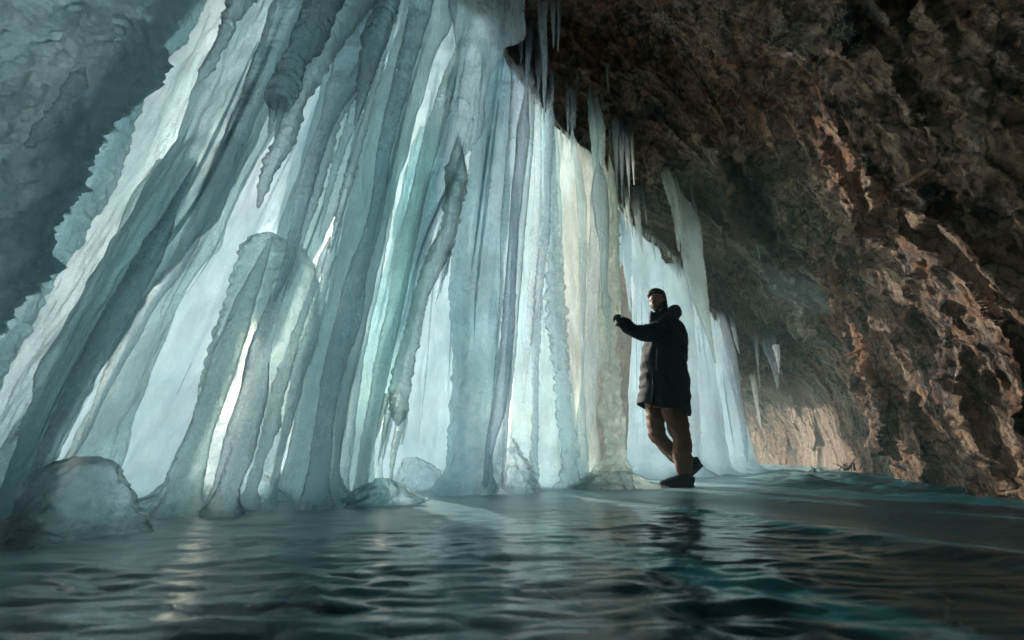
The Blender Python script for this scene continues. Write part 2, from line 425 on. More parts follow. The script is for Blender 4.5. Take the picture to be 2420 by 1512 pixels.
# the shelf on the right is dull, scuffed ice
sr = N('ShaderNodeMath'); sr.operation = 'MULTIPLY_ADD'; Lk(sx.outputs[1], sr.inputs[0]); sr.inputs[1].default_value = .42; Lk(sx.outputs[0], sr.inputs[2])
rough0 = ramp(N, Lk, noise(N, Lk, 3, (1, 2, 1), 6, .65), [(.35, .03), (.7, .16)])
shelf = ramp(N, Lk, sr.outputs[0], [(.0, 0.0), (1.0, 1.0)]); shelf.node.color_ramp.elements[0].position = 0.0
mr = N('ShaderNodeMapRange'); mr.inputs[1].default_value = 1.55; mr.inputs[2].default_value = 2.3; Lk(sr.outputs[0], mr.inputs[0])
rr_ = mixc(N, Lk, mr.outputs[0], rough0, (.42, .42, .42))
rr_ = mixc(N, Lk, mist_frost, rr_, (.38, .38, .38))
Lk(rr_, p.inputs['Roughness'])
bp = N('ShaderNodeBump'); bp.inputs['Strength'].default_value = .5; bp.inputs['Distance'].default_value = .007
Lk(noise(N, Lk, 14, (1, 1.8, 1), 5, .6), bp.inputs['Height']); Lk(bp.outputs[0], p.inputs['Normal']); Lk(p.outputs[0], out.inputs[0])
FLOOR = m
yr = np.concatenate([np.linspace(-6, .25, 40, endpoint=False), .25 * (13 / .25) ** np.linspace(0, 1, 620)])
ur = np.linspace(-1, 1, 620)
wd = np.maximum(yr, .2)[:, None] * 1.45 + 1.1 + 2.5 * sm(-yr, 0, 4)[:, None]
X = ur[None, :] * wd; Y = yr[:, None] * np.ones((1, 620))
def floor_h(X, Y):
    far = 1 / (1 + np.maximum(Y - 1, 0) * .35)
    wx = X + .12 * pn(X * 2, Y * 3, 0 * X)
    # frozen wavelets with rounded backs and sharp seams between them
    band = 1 - .45 * sm((Y - 1.6) - .9 * np.abs(X - .8), 0, 1.2)
    r1 = np.abs(pn(wx * 2.4, Y * 9.5, 0 * X + .3)); r2 = np.abs(pn(wx * 7, Y * 21, 0 * X + 5.3))
    h = (.018 * r1 + .009 * r2) * far * band + .008 * pn(X * 1.2, Y * 1.8, 0 * X + 2)
    xb = np.interp(Y, [.6, 1.25, 1.95, 3.2, 3.6, 6], [1.45, 1.2, .95, .45, .1, -.3])
    calm = sm(X - xb + .05 * pn(X * 3, Y * 3, 0 * X), 0, .3)
    h = h * (1 - .86 * calm) + .014 * sm(X - xb, 0, .12)
    edge = sm(X, 2.0, 3.2) * .05 * fbm(X * 3, Y * 3, 0 * X, 3)
    return h - .026 + edge
H = floor_h(X, Y)
fl = mesh('ice_floor', np.stack([X, Y, H], -1).reshape(-1, 3), grid_faces(len(yr), 620, False)[:], FLOOR)
tag(fl, kind='structure')
m, N, Lk, out = mat('snow')
p = N('ShaderNodeBsdfPrincipled'); p.inputs['Base Color'].default_value = (.86, .89, .92, 1); p.inputs['Roughness'].default_value = .8
Lk(p.outputs[0], out.inputs[0])
SNOW = m
GX, GY = np.meshgrid(np.linspace(-15, 15, 150), np.linspace(-8.5, 23, 150), indexing='ij'); gx = GX[:, 0]
# the bank rises away from the cave mouth
dd = (-(GX) * .66 + (GY - 3.5) * .62)
GZ = -.16 + 1.6 * sm(dd, 2.5, 13) + .12 * fbm(GX * .5, GY * .5, 0 * GX, 3) * sm(dd, 1.5, 4)
mesh('snow_field', np.stack([GX, GY, GZ], -1).reshape(-1, 3), grid_faces(len(gx), len(gx), False), SNOW)
tag(bpy.data.objects['snow_field'], kind='structure')

# ------------------------------------------------------------------ ice formations
# each is a closed body of ice: level rings, rough surface, its own distance and thickness
def column(name, m, D0, D1, flat, rough, label, cat, group, spec, ground=False, parent=None, seed=0,
           knob=0.0, minb=0.0, px=K):
    """spec rows: height, left and right edge (plan units px), top row first; D0 distance at the foot, D1 at the top"""
    spec = np.array(spec, float) * px
    ys, xl, xr = spec[:, 0], spec[:, 1], spec[:, 2]
    mirror = ys[0] > ys[-1]
    if mirror: ys, xl, xr = ys[::-1], xl[::-1], xr[::-1]
    ln = ys[-1] - ys[0]
    n = int(np.clip(ln / 1.7, 14, 240))
    yy = np.linspace(ys[0], ys[-1], n)
    a0, a1 = interp(ys, xl, yy), interp(ys, xr, yy)
    if ground: D0 = floorY(ys[-1])
    t = (yy - ys[0]) / ln
    D = D1 + (D0 - D1) * t
    C = np.zeros((n, 3)); A = np.zeros(n)
    for i in range(n):
        p, q = at(a0[i], yy[i], D[i]), at(a1[i], yy[i], D[i])
        C[i] = (p + q) / 2; A[i] = max(abs(q[0] - p[0]) / 2, 0.002)
    zc = C[:, 2] - .0                            # flare where the ice runs out over the floor
    if C[-1, 2] < .06 and flat < 1 and not name.startswith(('ice_dome', 'ice_lump')): A = A * (1 + .55 * np.exp(-np.maximum(zc, 0) / .07)) + .02 * np.exp(-np.maximum(zc, 0) / .05)
    if ground:                                   # sink the foot a little into the floor
        C[-1, 2] -= 0.05; A[-1] *= 1.03
    wpx = np.max(a1 - a0)
    k = int(np.clip(wpx * 3.14 / 2.2, 12, 150))
    th = np.linspace(0, 2 * math.pi, k, endpoint=False)
    B = np.maximum(A * flat, minb * np.minimum(1, A / A.max() * 2))
    ex = 0.8 if flat < .6 else 1.0
    cx, sy = np.cos(th), np.sin(th)
    X = C[:, None, 0] + A[:, None] * np.sign(cx) * np.abs(cx) ** ex
    Y = C[:, None, 1] + B[:, None] * np.sign(sy) * np.abs(sy) ** ex
    Z = np.repeat(C[:, 2][:, None], k, 1)
    s = np.minimum(A, 0.13)[:, None]
    if knob and A.max() < .2: s = s * .8
    sd = seed * 3.17
    w1 = np.clip(.35 / max(A.max(), .02), 2.2, 30)
    fl = pn(X * w1 * 1.6 + sd, Y * w1 * 1.6, Z * w1 * .22 + sd)
    fl2 = pn(X * w1 * 4 + sd, Y * w1 * 4, Z * w1 * .6)
    rf = 22.0 if A.max() > .05 else 42.0
    zz = Z + .25 * fl / w1
    rib = np.sqrt(pn(X * 6 + sd, Y * 6, zz * rf) ** 2 + .006) - .25
    kn = np.sqrt(pn(X * 11, Y * 11 + sd, Z * 11) ** 2 + .01) - .25 + .45 * (np.sqrt(pn(X * 26, Y * 26 + sd, Z * 26) ** 2 + .01) - .25)
    fl3 = np.sqrt(pn(X * 17 + sd, Y * 17, Z * .9) ** 2 + .01) - .25 + .6 * (np.sqrt(pn(X * 38, Y * 38 + sd, Z * 1.6) ** 2 + .01) - .25)
    vert = .20 if flat < .35 else .07
    d = s * (rough[0] * fl * 1.1 + rough[0] * .45 * fl2 + vert * fl3) + np.minimum(s, .045) * rough[1] * rib * .8 + np.minimum(s, .08) * knob * kn * .9
    X = X + d * cx; Y = Y + d * sy
    # a gentle wander of the whole body
    X = X + s * .15 * rough[0] * pn(Z * 4 + sd, .3, .7); Y = Y + s * .2 * pn(Z * 4 + sd, 4.3, .7)
    v = np.stack([X, Y, Z], -1).reshape(-1, 3)
    f = grid_faces(n, k, True)
    b = len(v)
    top, bot = v[:k].mean(0), v[-k:].mean(0)
    if not ground: bot = bot - np.array((0, 0, A[-1] * 1.2))
    v = np.vstack([v, top, bot])
    f += [[b, (j + 1) % k, j] for j in range(k)]
    f += [[b + 1, (n - 1) * k + j, (n - 1) * k + (j + 1) % k] for j in range(k)]
    o = mesh(name, v, f, ICE[m] if isinstance(m, str) else m, parent)
    if parent is None: tag(o, label, cat, group)
    return o

SH = (.42, .16)      # broad sheet: fluted
ST = (.16, .38)      # strand: fluted with ribs
IC = (.16, .75)      # icicle: ribbed
SMO = (.35, .12)     # smooth wet ice
CUR, ICI, PIL = 'ice curtain', 'icicle', 'ice column'
G1, G2, G3, G4 = ('ice columns of the near curtain', 'icicles on the near curtain',
                  'icicles hanging from the rock ceiling', 'ice columns of the far curtain')
T = [
 # ---- broad sheets of the near curtain, left to right
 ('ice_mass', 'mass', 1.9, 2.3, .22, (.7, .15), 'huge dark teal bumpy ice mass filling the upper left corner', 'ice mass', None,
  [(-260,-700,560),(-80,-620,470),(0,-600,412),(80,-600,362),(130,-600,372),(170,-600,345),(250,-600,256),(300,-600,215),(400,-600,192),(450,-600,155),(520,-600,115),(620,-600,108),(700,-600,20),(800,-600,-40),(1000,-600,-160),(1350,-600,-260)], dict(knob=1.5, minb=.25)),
 ('ice_ridge', 'rim', 2.15, 2.6, .6, (.3, .3), 'knobbly turquoise ice rim running diagonally along the dark mass', 'ice ridge', None,
  [(-60,395,500),(60,360,450),(160,290,372),(300,205,305),(400,170,268),(500,95,212),(600,80,162),(700,-20,90),(820,-90,30),(950,-160,-50)], dict(knob=.55)),
 ('ice_curtain', 'thin', 2.5, 3.3, .12, SH, 'thin whitish ice strip just right of the turquoise rim', CUR, G1,
  [(-220,470,620),(0,400,530),(200,310,430),(400,200,345),(600,110,230),(800,0,120),(1000,-130,10),(1250,-260,-90)], dict(minb=.06)),
 ('ice_curtain', 'spale', 2.0, 3.0, .2, SH, 'wide pale blue sloping ice sheet, broadest of the left side', CUR, G1,
  [(-220,500,770),(0,430,640),(100,390,600),(250,330,520),(400,262,465),(600,140,355),(800,30,245),(1000,-60,150),(1150,-130,90),(1320,-190,30)], dict(minb=.08)),
 ('ice_curtain', 'sturq', 1.75, 2.6, .2, SH, 'blue green sloping ice fold between the pale sheet and the long grey strand', CUR, G1,
  [(-220,620,860),(0,560,760),(150,480,700),(300,430,620),(500,330,520),(709,200,330),(900,105,225),(1050,45,130),(1200,-10,70),(1310,-60,30)], dict(minb=.06)),
 ('ice_curtain', 'green', 2.1, 2.8, .2, SH, 'smooth pale green ice fold left of the brightest white band', CUR, G1,
  [(-220,800,930),(0,725,840),(200,630,715),(400,535,600),(600,428,512),(709,358,442),(850,290,386),(1000,205,325),(1110,140,292),(1220,80,250)], dict(minb=.05)),
 ('ice_curtain', 'thin', 2.7, 3.6, .1, (.4, .1), 'brightest white ice band sloping down the left half', CUR, G1,
  [(-220,860,1060),(-50,740,960),(100,680,890),(300,580,780),(500,450,700),(709,330,620),(900,215,540),(1100,110,460),(1280,30,410)], dict(minb=.05)),
 ('ice_curtain', 'spale', 3.0, 3.7, .12, SH, 'pale ice sheet behind the ribbed hanging strands left of centre', CUR, G1,
  [(-220,960,1120),(0,830,980),(200,760,930),(400,690,900),(600,640,860),(800,600,820),(1000,560,780),(1180,500,740)], dict(minb=.06)),
 ('ice_curtain', 'sturq', 2.9, 3.5, .16, SH, 'broad turquoise ice sheet with pointed bright tops near the upper middle', CUR, G1,
  [(-220,960,1180),(0,925,1130),(150,890,1100),(300,850,1070),(500,810,1035),(700,765,985),(900,720,930),(1100,680,870),(1185,665,850)], dict(minb=.08)),
 ('ice_curtain', 'grey', 2.7, 3.1, .3, (.8, .2), 'smoky grey ice drapery hanging at the top middle', CUR, G1,
  [(-220,1060,1270),(-40,1070,1235),(30,1075,1232),(75,1085,1230),(120,1088,1195),(200,1062,1160),(300,1052,1146),(380,1040,1112),(450,1015,1080),(520,990,1040),(620,955,1003),(709,935,985),(800,907,942),(900,887,917),(1000,870,892),(1150,842,866)], dict(knob=.3)),
 ('ice_curtain', 'sturq', 3.1, 3.9, .2, SH, 'bright bluish ice pillar right of the crooked grey drapery', CUR, G1,
  [(100,1150,1230),(150,1160,1215),(250,1138,1208),(400,1108,1200),(550,1085,1190),(700,1060,1182),(850,1062,1172),(1000,1055,1162),(1150,1045,1158)], dict(minb=.05, knob=.5)),
 ('ice_curtain', 'thin', 3.7, 4.4, .08, (.3, .05), 'luminous pale blue ice sheet glowing behind the lower middle icicles', CUR, G1,
  [(-220,1000,1200),(200,1000,1180),(500,985,1120),(700,965,1100),(900,945,1095),(1150,900,1090)], dict(minb=.03)),
 ('ice_column', 'grey', 3.15, 3.8, .5, ST, 'tall smooth grey ice pillar reaching from ceiling to floor in the middle', PIL, G1,
  [(100,1208,1240),(130,1203,1250),(180,1204,1262),(300,1200,1262),(400,1193,1256),(550,1186,1242),(700,1180,1227),(850,1170,1217),(1000,1158,1200),(1140,1146,1186)], {}),
 ('ice_curtain', 'sturq', 3.75, 4.2, .3, SH, 'deep teal ice sheet right of the tall grey pillar', CUR, G1,
  [(90,1235,1300),(200,1243,1308),(300,1244,1315),(500,1236,1322),(700,1222,1330),(900,1216,1350),(1050,1206,1362),(1165,1190,1372)], dict(minb=.06)),
 ('ice_curtain', 'cream', 3.85, 4.3, .3, (.7, .12), 'pale greenish ice sheet beside the person\'s reaching hand', CUR, G1,
  [(290,1306,1318),(315,1306,1335),(345,1306,1365),(385,1306,1412),(440,1308,1432),(500,1310,1440),(700,1318,1440),(900,1330,1412),(1000,1336,1402),(1100,1340,1400),(1165,1345,1410)], dict(minb=.06)),
 ('ice_column', 'cream', 3.6, 4.15, .7, (.45, .2), 'holey yellowish ice pillar edge touched by the person', PIL, G1,
  [(400,1420,1434),(430,1422,1448),(500,1428,1458),(600,1428,1460),(700,1422,1460),(800,1424,1462),(900,1424,1470),(1000,1428,1476),(1060,1436,1484),(1100,1420,1492),(1130,1390,1508),(1165,1370,1530)], dict(knob=1.2)),
 ('ice_curtain', 'spale', 2.7, 3.1, .14, SH, 'pale sheet behind the blunt dark icicle, reaching down to the floor', CUR, G1,
  [(-220,1010,1130),(0,955,1075),(200,895,1010),(400,850,960),(600,800,910),(800,750,860),(1000,705,810),(1195,670,775)], dict(minb=.05)),
 ('ice_curtain', 'spale', 2.95, 3.3, .12, SH, 'short pale sheet hanging above the big rounded greenish pillar', CUR, G1,
  [(-220,900,1060),(0,835,960),(200,760,880),(400,700,820),(560,660,765),(700,628,700),(800,612,660)], dict(minb=.05)),
 ('ice_curtain', 'turq', 2.9, 3.2, .14, SH, 'narrow turquoise sheet left of the heavy dripping icicle', CUR, G1,
  [(300,985,1060),(500,940,1030),(700,893,985),(900,850,935),(1050,828,905),(1170,812,890)], dict(minb=.04)),
 ('ice_curtain', 'green', 1.85, 2.4, .14, SH, 'soft green fold low on the left between two dark strands', CUR, G1,
  [(380,370,480),(560,270,395),(700,195,330),(900,95,235),(1100,0,140),(1310,-90,50)], dict(minb=.04)),
 ('ice_curtain', 'lilac', 3.5, 3.9, .15, SH, 'milky lilac sheet between the turquoise pillar and the tall grey pillar', CUR, G1,
  [(120,1165,1250),(400,1140,1235),(700,1110,1215),(900,1095,1200),(1160,1080,1180)], dict(minb=.04)),
 # ---- strands of the near curtain
 ('ice_column', 'grey', 1.95, 2.5, .8, ST, 'long grey strand ending in a thin point above the frosty ice dome', PIL, G1,
  [(-220,770,880),(0,650,738),(100,612,690),(250,558,612),(425,490,545),(535,446,484),(640,392,430),(709,338,372),(826,268,308),(937,226,247),(1028,196,208),(1090,163,169)], {}),
 ('ice_column', 'dark', 1.5, 2.1, .8, ST, 'lowest dark strand slanting into the bottom left corner', PIL, G1,
  [(380,462,466),(430,432,446),(500,390,415),(560,350,398),(709,268,328),(842,198,250),(1049,98,136),(1187,45,74),(1296,2,12)], {}),
 ('icicle', 'dark', 1.75, 1.95, 1, IC, 'thick dark ribbed icicle with a forked tip at the top left', ICI, G2,
  [(-220,850,950),(-60,760,835),(0,735,796),(60,712,772),(100,697,752),(150,672,716),(200,648,702),(240,634,680),(252,640,672)], {}),
 ('icicle', 'pale', 2.1, 2.4, 1, (.25, .9), 'ribbed glassy icicle with a crumbly tip in front of the white band', ICI, G2,
  [(-150,880,940),(0,800,870),(100,748,800),(200,692,736),(250,678,712),(300,664,700),(350,645,680),(400,622,652),(450,610,630),(490,607,612)], dict(knob=.8)),
 ('icicle', 'grey', 1.8, 1.9, 1, (.25, 1.2), 'small knotted grey icicle near the top left', ICI, G2,
  [(-200,610,680),(-60,555,610),(0,545,588),(50,526,554),(85,520,544),(120,500,519),(160,478,500),(190,466,474)], dict(knob=.8)),
 ('icicle', 'grey', 1.62, 1.66, 1, (.25, 1.2), 'tiny twisted dark icicle on the dark teal mass', ICI, G2,
  [(180,175,200),(260,126,150),(300,88,120),(345,60,72)], dict(knob=.8)),
 ('ice_column', 'dark', 2.15, 2.6, .8, ST, 'dark smooth strand hanging from a dark lump near the upper left', PIL, G1,
  [(-220,880,990),(0,848,922),(100,802,885),(200,776,850),(260,765,805),(400,716,750),(520,690,716),(620,668,692),(725,636,646)], {}),
 ('icicle', 'dark', 2.0, 2.2, 1, (.3, 1.0), 'blunt dark icicle close beside the dark lump', ICI, G2,
  [(-200,940,990),(0,898,942),(100,860,906),(200,846,876),(250,841,857),(296,837,841)], {}),
 ('icicle', 'grey', 2.3, 2.5, 1, (.25, 1.1), 'short grey ribbed icicle right of the long dark strand', ICI, G2,
  [(150,845,880),(290,776,802),(400,748,776),(500,722,742),(560,708,720),(640,688,700),(712,664,668)], {}),
 ('icicle', 'pale', 2.5, 2.7, 1, (.2, 1.3), 'thin beaded icicle ending in a small drop left of centre', ICI, G2,
  [(160,890,905),(215,875,888),(300,850,868),(400,822,842),(500,795,812),(595,777,782)], {}),
 ('icicle', 'pale', 2.6, 2.8, 1, (.2, 1.2), 'slim beaded icicle left of the one with a drop', ICI, G2,
  [(200,850,872),(300,815,836),(400,782,800),(480,765,776),(560,752,755)], {}),
 ('ice_column', 'green', 2.55, 2.75, .6, (.6, .2), 'big rounded greenish ice pillar rising from the floor left of centre', PIL, G1,
  [(552,618,636),(558,604,658),(570,590,680),(595,578,705),(650,570,735),(750,540,735),(900,498,690),(1050,450,640),(1150,410,600),(1245,375,580)], dict(knob=.6)),
 ('ice_column', 'grey', 2.3, 3.0, .8, ST, 'dark grey strand standing on the floor left of centre', PIL, G1,
  [(-150,985,1065),(50,960,1012),(200,926,965),(350,892,926),(500,872,905),(650,822,866),(750,795,852),(860,768,815),(1010,745,790),(1120,730,780),(1195,724,775)], dict(minb=.03)),
 ('ice_column', 'pale', 2.7, 3.2, .8, ST, 'light ribbed strand between two grey strands left of centre', PIL, G1,
  [(60,985,1010),(180,950,980),(300,922,952),(500,880,925),(700,850,890),(850,820,862),(1000,795,840),(1100,790,825),(1160,785,815)], {}),
 ('ice_column', 'green', 2.55, 3.0, .8, ST, 'narrow grey green strand touching the wet ice lump', PIL, G1,
  [(200,1040,1075),(350,995,1035),(480,962,1002),(600,930,975),(709,915,955),(850,885,925),(1000,862,892),(1100,845,870),(1165,838,862)], {}),
 ('ice_column', 'grey', 2.3, 2.7, .8, ST, 'thin rough strand standing at the foot of the greenish pillar', PIL, G1,
  [(480,812,818),(560,786,802),(640,762,782),(760,730,758),(880,690,722),(1000,668,690),(1110,648,662),(1195,634,644)], dict(knob=.8)),
 ('ice_column', 'pale', 2.25, 2.6, .8, (.4, .6), 'knotty pale strand left of the thin rough strand', PIL, G1,
  [(560,778,782),(620,752,766),(700,724,742),(820,678,704),(920,640,675),(1000,620,655),(1100,598,622),(1205,570,590)], dict(knob=.9)),
 ('ice_column', 'green', 2.05, 2.5, .6, (.5, .3), 'low green ice rib left of the floor sparkle', PIL, G1,
  [(560,640,646),(620,608,628),(700,568,600),(850,505,560),(1000,450,510),(1100,415,480),(1250,362,440)], {}),
 ('ice_column', 'lilac', 2.1, 2.4, .6, (.5, .3), 'broad lilac grey ice rib at the foot of the greenish pillar', PIL, G1,
  [(600,700,706),(680,655,680),(760,615,655),(900,570,635),(1050,525,600),(1150,500,560),(1215,480,540)], {}),
 ('icicle', 'green', 2.55, 2.95, 1, (.3, .7), 'heavy ribbed icicle splitting into many drips in the middle', ICI, G2,
  [(400,1050,1100),(520,1042,1082),(600,1010,1062),(709,975,1010),(800,955,990),(900,925,970),(950,920,965),(985,925,962)], dict(knob=.6)),
 ('icicle', 'grey', 2.8, 3.0, 1, (.3, 1.2), 'crooked crystal icicle dangling in front of the bright middle gap', ICI, G2,
  [(440,1060,1096),(540,1046,1078),(600,1040,1066),(650,1036,1052),(700,1029,1037),(720,1026,1029)], dict(knob=1)),
 ('icicle', 'lilac', 3.0, 3.2, 1, ST, 'long pinkish icicle in front of the tall grey pillar', ICI, G2,
  [(300,1222,1250),(450,1208,1236),(560,1202,1224),(650,1194,1220),(800,1182,1214),(950,1164,1198),(1050,1148,1170),(1148,1140,1152)], {}),
 ('icicle', 'lilac', 3.0, 3.2, 1, ST, 'thin pinkish icicle ending just above the floor beside the grey pillar', ICI, G2,
  [(500,1212,1226),(700,1205,1218),(900,1192,1208),(1050,1187,1198),(1155,1184,1189)], {}),
 ('ice_column', 'dark', 3.5, 3.7, 1, (.3, 1.1), 'slender ribbed dark strand down the deep teal sheet', PIL, G1,
  [(215,1290,1306),(300,1290,1308),(400,1287,1304),(550,1278,1298),(700,1262,1282),(850,1256,1276),(1000,1256,1272),(1150,1252,1268)], {}),
 ('ice_column', 'grey', 3.55, 3.8, 1, (.3, .9), 'plain grey strand right of the tall grey pillar', PIL, G1,
  [(120,1258,1272),(400,1262,1280),(600,1254,1272),(800,1240,1256),(880,1236,1246),(950,1233,1238)], {}),
 ('ice_column', 'grey', 3.5, 3.75, 1, (.4, .9), 'rough crystal crusted strand at the middle of the curtain', PIL, G1,
  [(180,1292,1306),(300,1296,1310),(440,1300,1316),(560,1298,1320),(690,1296,1332),(800,1300,1340),(900,1312,1346),(1000,1320,1352),(1165,1332,1368)], dict(knob=1.3)),
 ('ice_column', 'grey', 3.6, 3.9, 1, SMO, 'slim vertical strand right of the crusted strand', PIL, G1,
  [(345,1352,1362),(430,1362,1378),(520,1366,1386),(600,1368,1386),(700,1370,1384),(900,1372,1380),(1000,1362,1384),(1160,1362,1390)], {}),
 ('icicle', 'grey', 3.45, 3.6, 1, SMO, 'dripping icicle with a swollen knot in front of the holey pillar', ICI, G2,
  [(430,1400,1430),(520,1405,1436),(600,1416,1436),(650,1420,1434),(690,1420,1434),(712,1419,1441),(732,1421,1441),(750,1428,1440),(820,1435,1442),(866,1438,1440)], {}),
 ('icicle', 'cream', 3.9, 4.0, 1, IC, 'pale fringe icicle hanging from the near curtain\'s right edge', ICI, G2,
  [(415,1436,1452),(500,1446,1460),(600,1452,1464),(700,1460,1466),(760,1464,1466)], {}),
 ('ice_column', 'lilac', 3.7, 4.0, .7, SMO, 'smooth lilac grey bulge in front of the pale greenish sheet', PIL, G1,
  [(400,1408,1422),(430,1402,1424),(500,1395,1426),(600,1388,1420),(750,1385,1415),(850,1380,1418),(940,1384,1412),(1050,1378,1392),(1160,1375,1392)], {}),
 # ---- far curtain behind the person
 ('ice_column', 'thin', 5.0, 5.2, .4, (.4, .3), 'brightest white ice pillar just left of the person', PIL, G4,
  [(495,1448,1482),(560,1455,1540),(605,1468,1560),(640,1484,1565),(700,1490,1570),(850,1488,1570),(1000,1484,1580),(1135,1476,1600)], dict(minb=.08)),
 ('ice_column', 'thin', 5.3, 5.5, .4, (.5, .5), 'white ice pillar rising directly behind the person', PIL, G4,
  [(545,1528,1565),(580,1530,1598),(640,1545,1630),(800,1555,1640),(1000,1560,1650),(1128,1560,1660)], dict(minb=.08)),
 ('ice_column', 'thin', 5.8, 5.9, .5, (.6, .4), 'pale blue ice pillar just right of the person', PIL, G4,
  [(630,1605,1640),(700,1612,1668),(850,1625,1692),(1000,1640,1708),(1118,1645,1722)], dict(minb=.08)),
 ('ice_column', 'thin', 6.4, 6.5, .5, (.6, .4), 'rightmost tapering pale ice pillar of the far curtain', PIL, G4,
  [(745,1668,1700),(850,1680,1722),(950,1690,1742),(1050,1700,1768),(1114,1702,1790)], dict(minb=.08)),
 ('icicle', 'thin', 4.9, 5.0, 1, IC, 'white icicle pointing down beside the white pillar and brown cliff', ICI, G4,
  [(500,1456,1476),(560,1462,1490),(620,1472,1492),(680,1480,1490),(735,1487,1490)], {}),
 ('icicle', 'thin', 4.9, 5.0, 1, IC, 'short white icicle left of the white one at the brown cliff', ICI, G4,
  [(490,1448,1462),(560,1454,1470),(610,1460,1470),(636,1464,1467)], {}),
 ('ice_column', 'lilac', 6.2, 6.3, .6, IC, 'lilac ice wedge hanging low between the far curtain and the rock', PIL, G4,
  [(700,1680,1692),(780,1700,1722),(850,1712,1742),(950,1738,1755),(1050,1756,1766),(1090,1762,1768)], {}),
 # ---- icicles on the rock ceiling
 ('icicle', 'cream', 4.5, 4.6, .45, (.4, .5), 'largest creamy blade of ice hanging above the person\'s shoulder', ICI, G3,
  [(440,1578,1604),(480,1584,1634),(520,1596,1652),(565,1610,1662),(610,1616,1664),(670,1628,1672),(740,1650,1680),(800,1670,1685),(856,1686,1692)], {}),
 ('icicle', 'cream', 4.45, 4.55, 1, IC, 'narrow icicle on the left side of the largest creamy blade', ICI, G3,
  [(405,1560,1584),(450,1572,1596),(500,1588,1604),(560,1597,1606),(592,1602,1605)], {}),
 ('icicle', 'cream', 4.4, 4.5, 1, IC, 'thin short icicle hugging the largest creamy blade', ICI, G3,
  [(420,1586,1602),(480,1596,1608),(540,1604,1611),(578,1609,1611)], {}),
 ('icicle', 'cream', 4.5, 4.6, 1, IC, 'lower side tip of the largest creamy blade near the person\'s hood', ICI, G3,
  [(660,1628,1648),(700,1640,1652),(740,1650,1658),(762,1656,1659)], {}),
 ('icicle', 'grey', 2.9, 2.9, 1, IC, 'longest grey icicle hanging at the top middle of the ceiling', ICI, G3,
  [(-60,1268,1296),(0,1270,1296),(50,1271,1292),(140,1279,1293),(245,1283,1289),(292,1285,1287)], {}),
 ('icicle', 'grey', 2.95, 2.95, 1, IC, 'short icicle at the top edge right of the longest grey one', ICI, G3,
  [(-60,1296,1314),(0,1298,1313),(50,1302,1312),(112,1306,1309)], {}),
 ('icicle', 'grey', 3.3, 3.3, 1, IC, 'slim icicle farthest right in the top middle cluster', ICI, G3,
  [(0,1315,1328),(30,1316,1326),(70,1316,1323),(122,1317,1319)], {}),
 ('icicle', 'grey', 3.0, 3.0, 1, IC, 'grey icicle left of the longest grey one over the pillar top', ICI, G3,
  [(50,1243,1260),(80,1243,1258),(120,1242,1256),(170,1241,1249),(205,1240,1242)], {}),
 ('icicle', 'dark', 3.2, 3.2, 1, IC, 'tiny dark icicle left of the tall grey pillar\'s top', ICI, G3,
  [(50,1232,1244),(90,1231,1238),(123,1230,1232)], {}),
 ('icicle', 'dark', 3.3, 3.3, 1, IC, 'dark icicle curving beside the longest grey icicle', ICI, G3,
  [(100,1292,1304),(150,1294,1306),(180,1298,1308),(247,1304,1307)], {}),
 ('icicle', 'grey', 3.25, 3.25, 1, IC, 'grey icicle left behind the longest grey icicle', ICI, G3,
  [(80,1262,1278),(150,1264,1280),(210,1268,1274),(242,1268,1270)], {}),
 ('icicle', 'dark', 3.3, 3.3, 1, IC, 'small dark icicle near the curtain\'s highest corner', ICI, G3,
  [(80,1176,1186),(130,1182,1190),(165,1180,1188),(193,1182,1185)], dict(knob=1)),
 ('icicle', 'grey', 3.8, 3.8, 1, IC, 'left icicle of the triple cluster on the dark ceiling', ICI, G3,
  [(200,1332,1346),(240,1336,1346),(290,1339,1345),(333,1341,1343)], {}),
 ('icicle', 'grey', 3.8, 3.8, 1, IC, 'middle and longest icicle of the triple cluster on the dark ceiling', ICI, G3,
  [(200,1344,1358),(250,1346,1357),(310,1348,1354),(376,1349,1351)], {}),
 ('icicle', 'grey', 3.85, 3.85, 1, IC, 'right icicle of the triple cluster on the dark ceiling', ICI, G3,
  [(200,1352,1363),(250,1355,1361),(302,1357,1359)], {}),
 ('icicle', 'turq', 4.1, 4.1, 1, IC, 'long bluish icicle with a needle point before the greenish sheet', ICI, G3,
  [(215,1386,1400),(260,1390,1406),(320,1394,1410),(380,1400,1411),(450,1405,1411),(502,1408,1410)], {}),
 ('icicle', 'turq', 4.15, 4.15, .8, (.3, .9), 'broad bluish icicle against the long one with a needle point', ICI, G3,
  [(220,1404,1413),(270,1406,1424),(310,1410,1429),(350,1412,1429),(400,1416,1425),(452,1424,1428)], dict(knob=.8)),
 ('icicle', 'grey', 4.3, 4.3, 1, IC, 'thin leftmost icicle of the lilac cluster above the opening', ICI, G3,
  [(285,1446,1462),(340,1449,1460),(400,1453,1460),(462,1458,1460)], {}),
 ('icicle', 'lilac', 4.3, 4.3, 1, IC, 'longest icicle of the lilac cluster above the opening', ICI, G3,
  [(280,1460,1476),(330,1462,1474),(390,1465,1473),(450,1468,1472),(490,1470,1472)], {}),
 ('icicle', 'lilac', 4.35, 4.35, 1, IC, 'right icicle of the lilac cluster above the opening', ICI, G3,
  [(290,1472,1485),(350,1476,1487),(410,1481,1488),(468,1486,1488)], {}),
 ('icicle', 'cream', 4.4, 4.4, 1, IC, 'lone slender icicle right of the lilac cluster', ICI, G3,
  [(310,1487,1494),(380,1492,1498),(436,1497,1499)], {}),
 ('icicle', 'grey', 3.6, 3.6, 1, IC, 'small lone icicle on the dark ceiling above the triple cluster', ICI, G3,
  [(140,1360,1368),(190,1362,1367),(220,1364,1366)], {}),
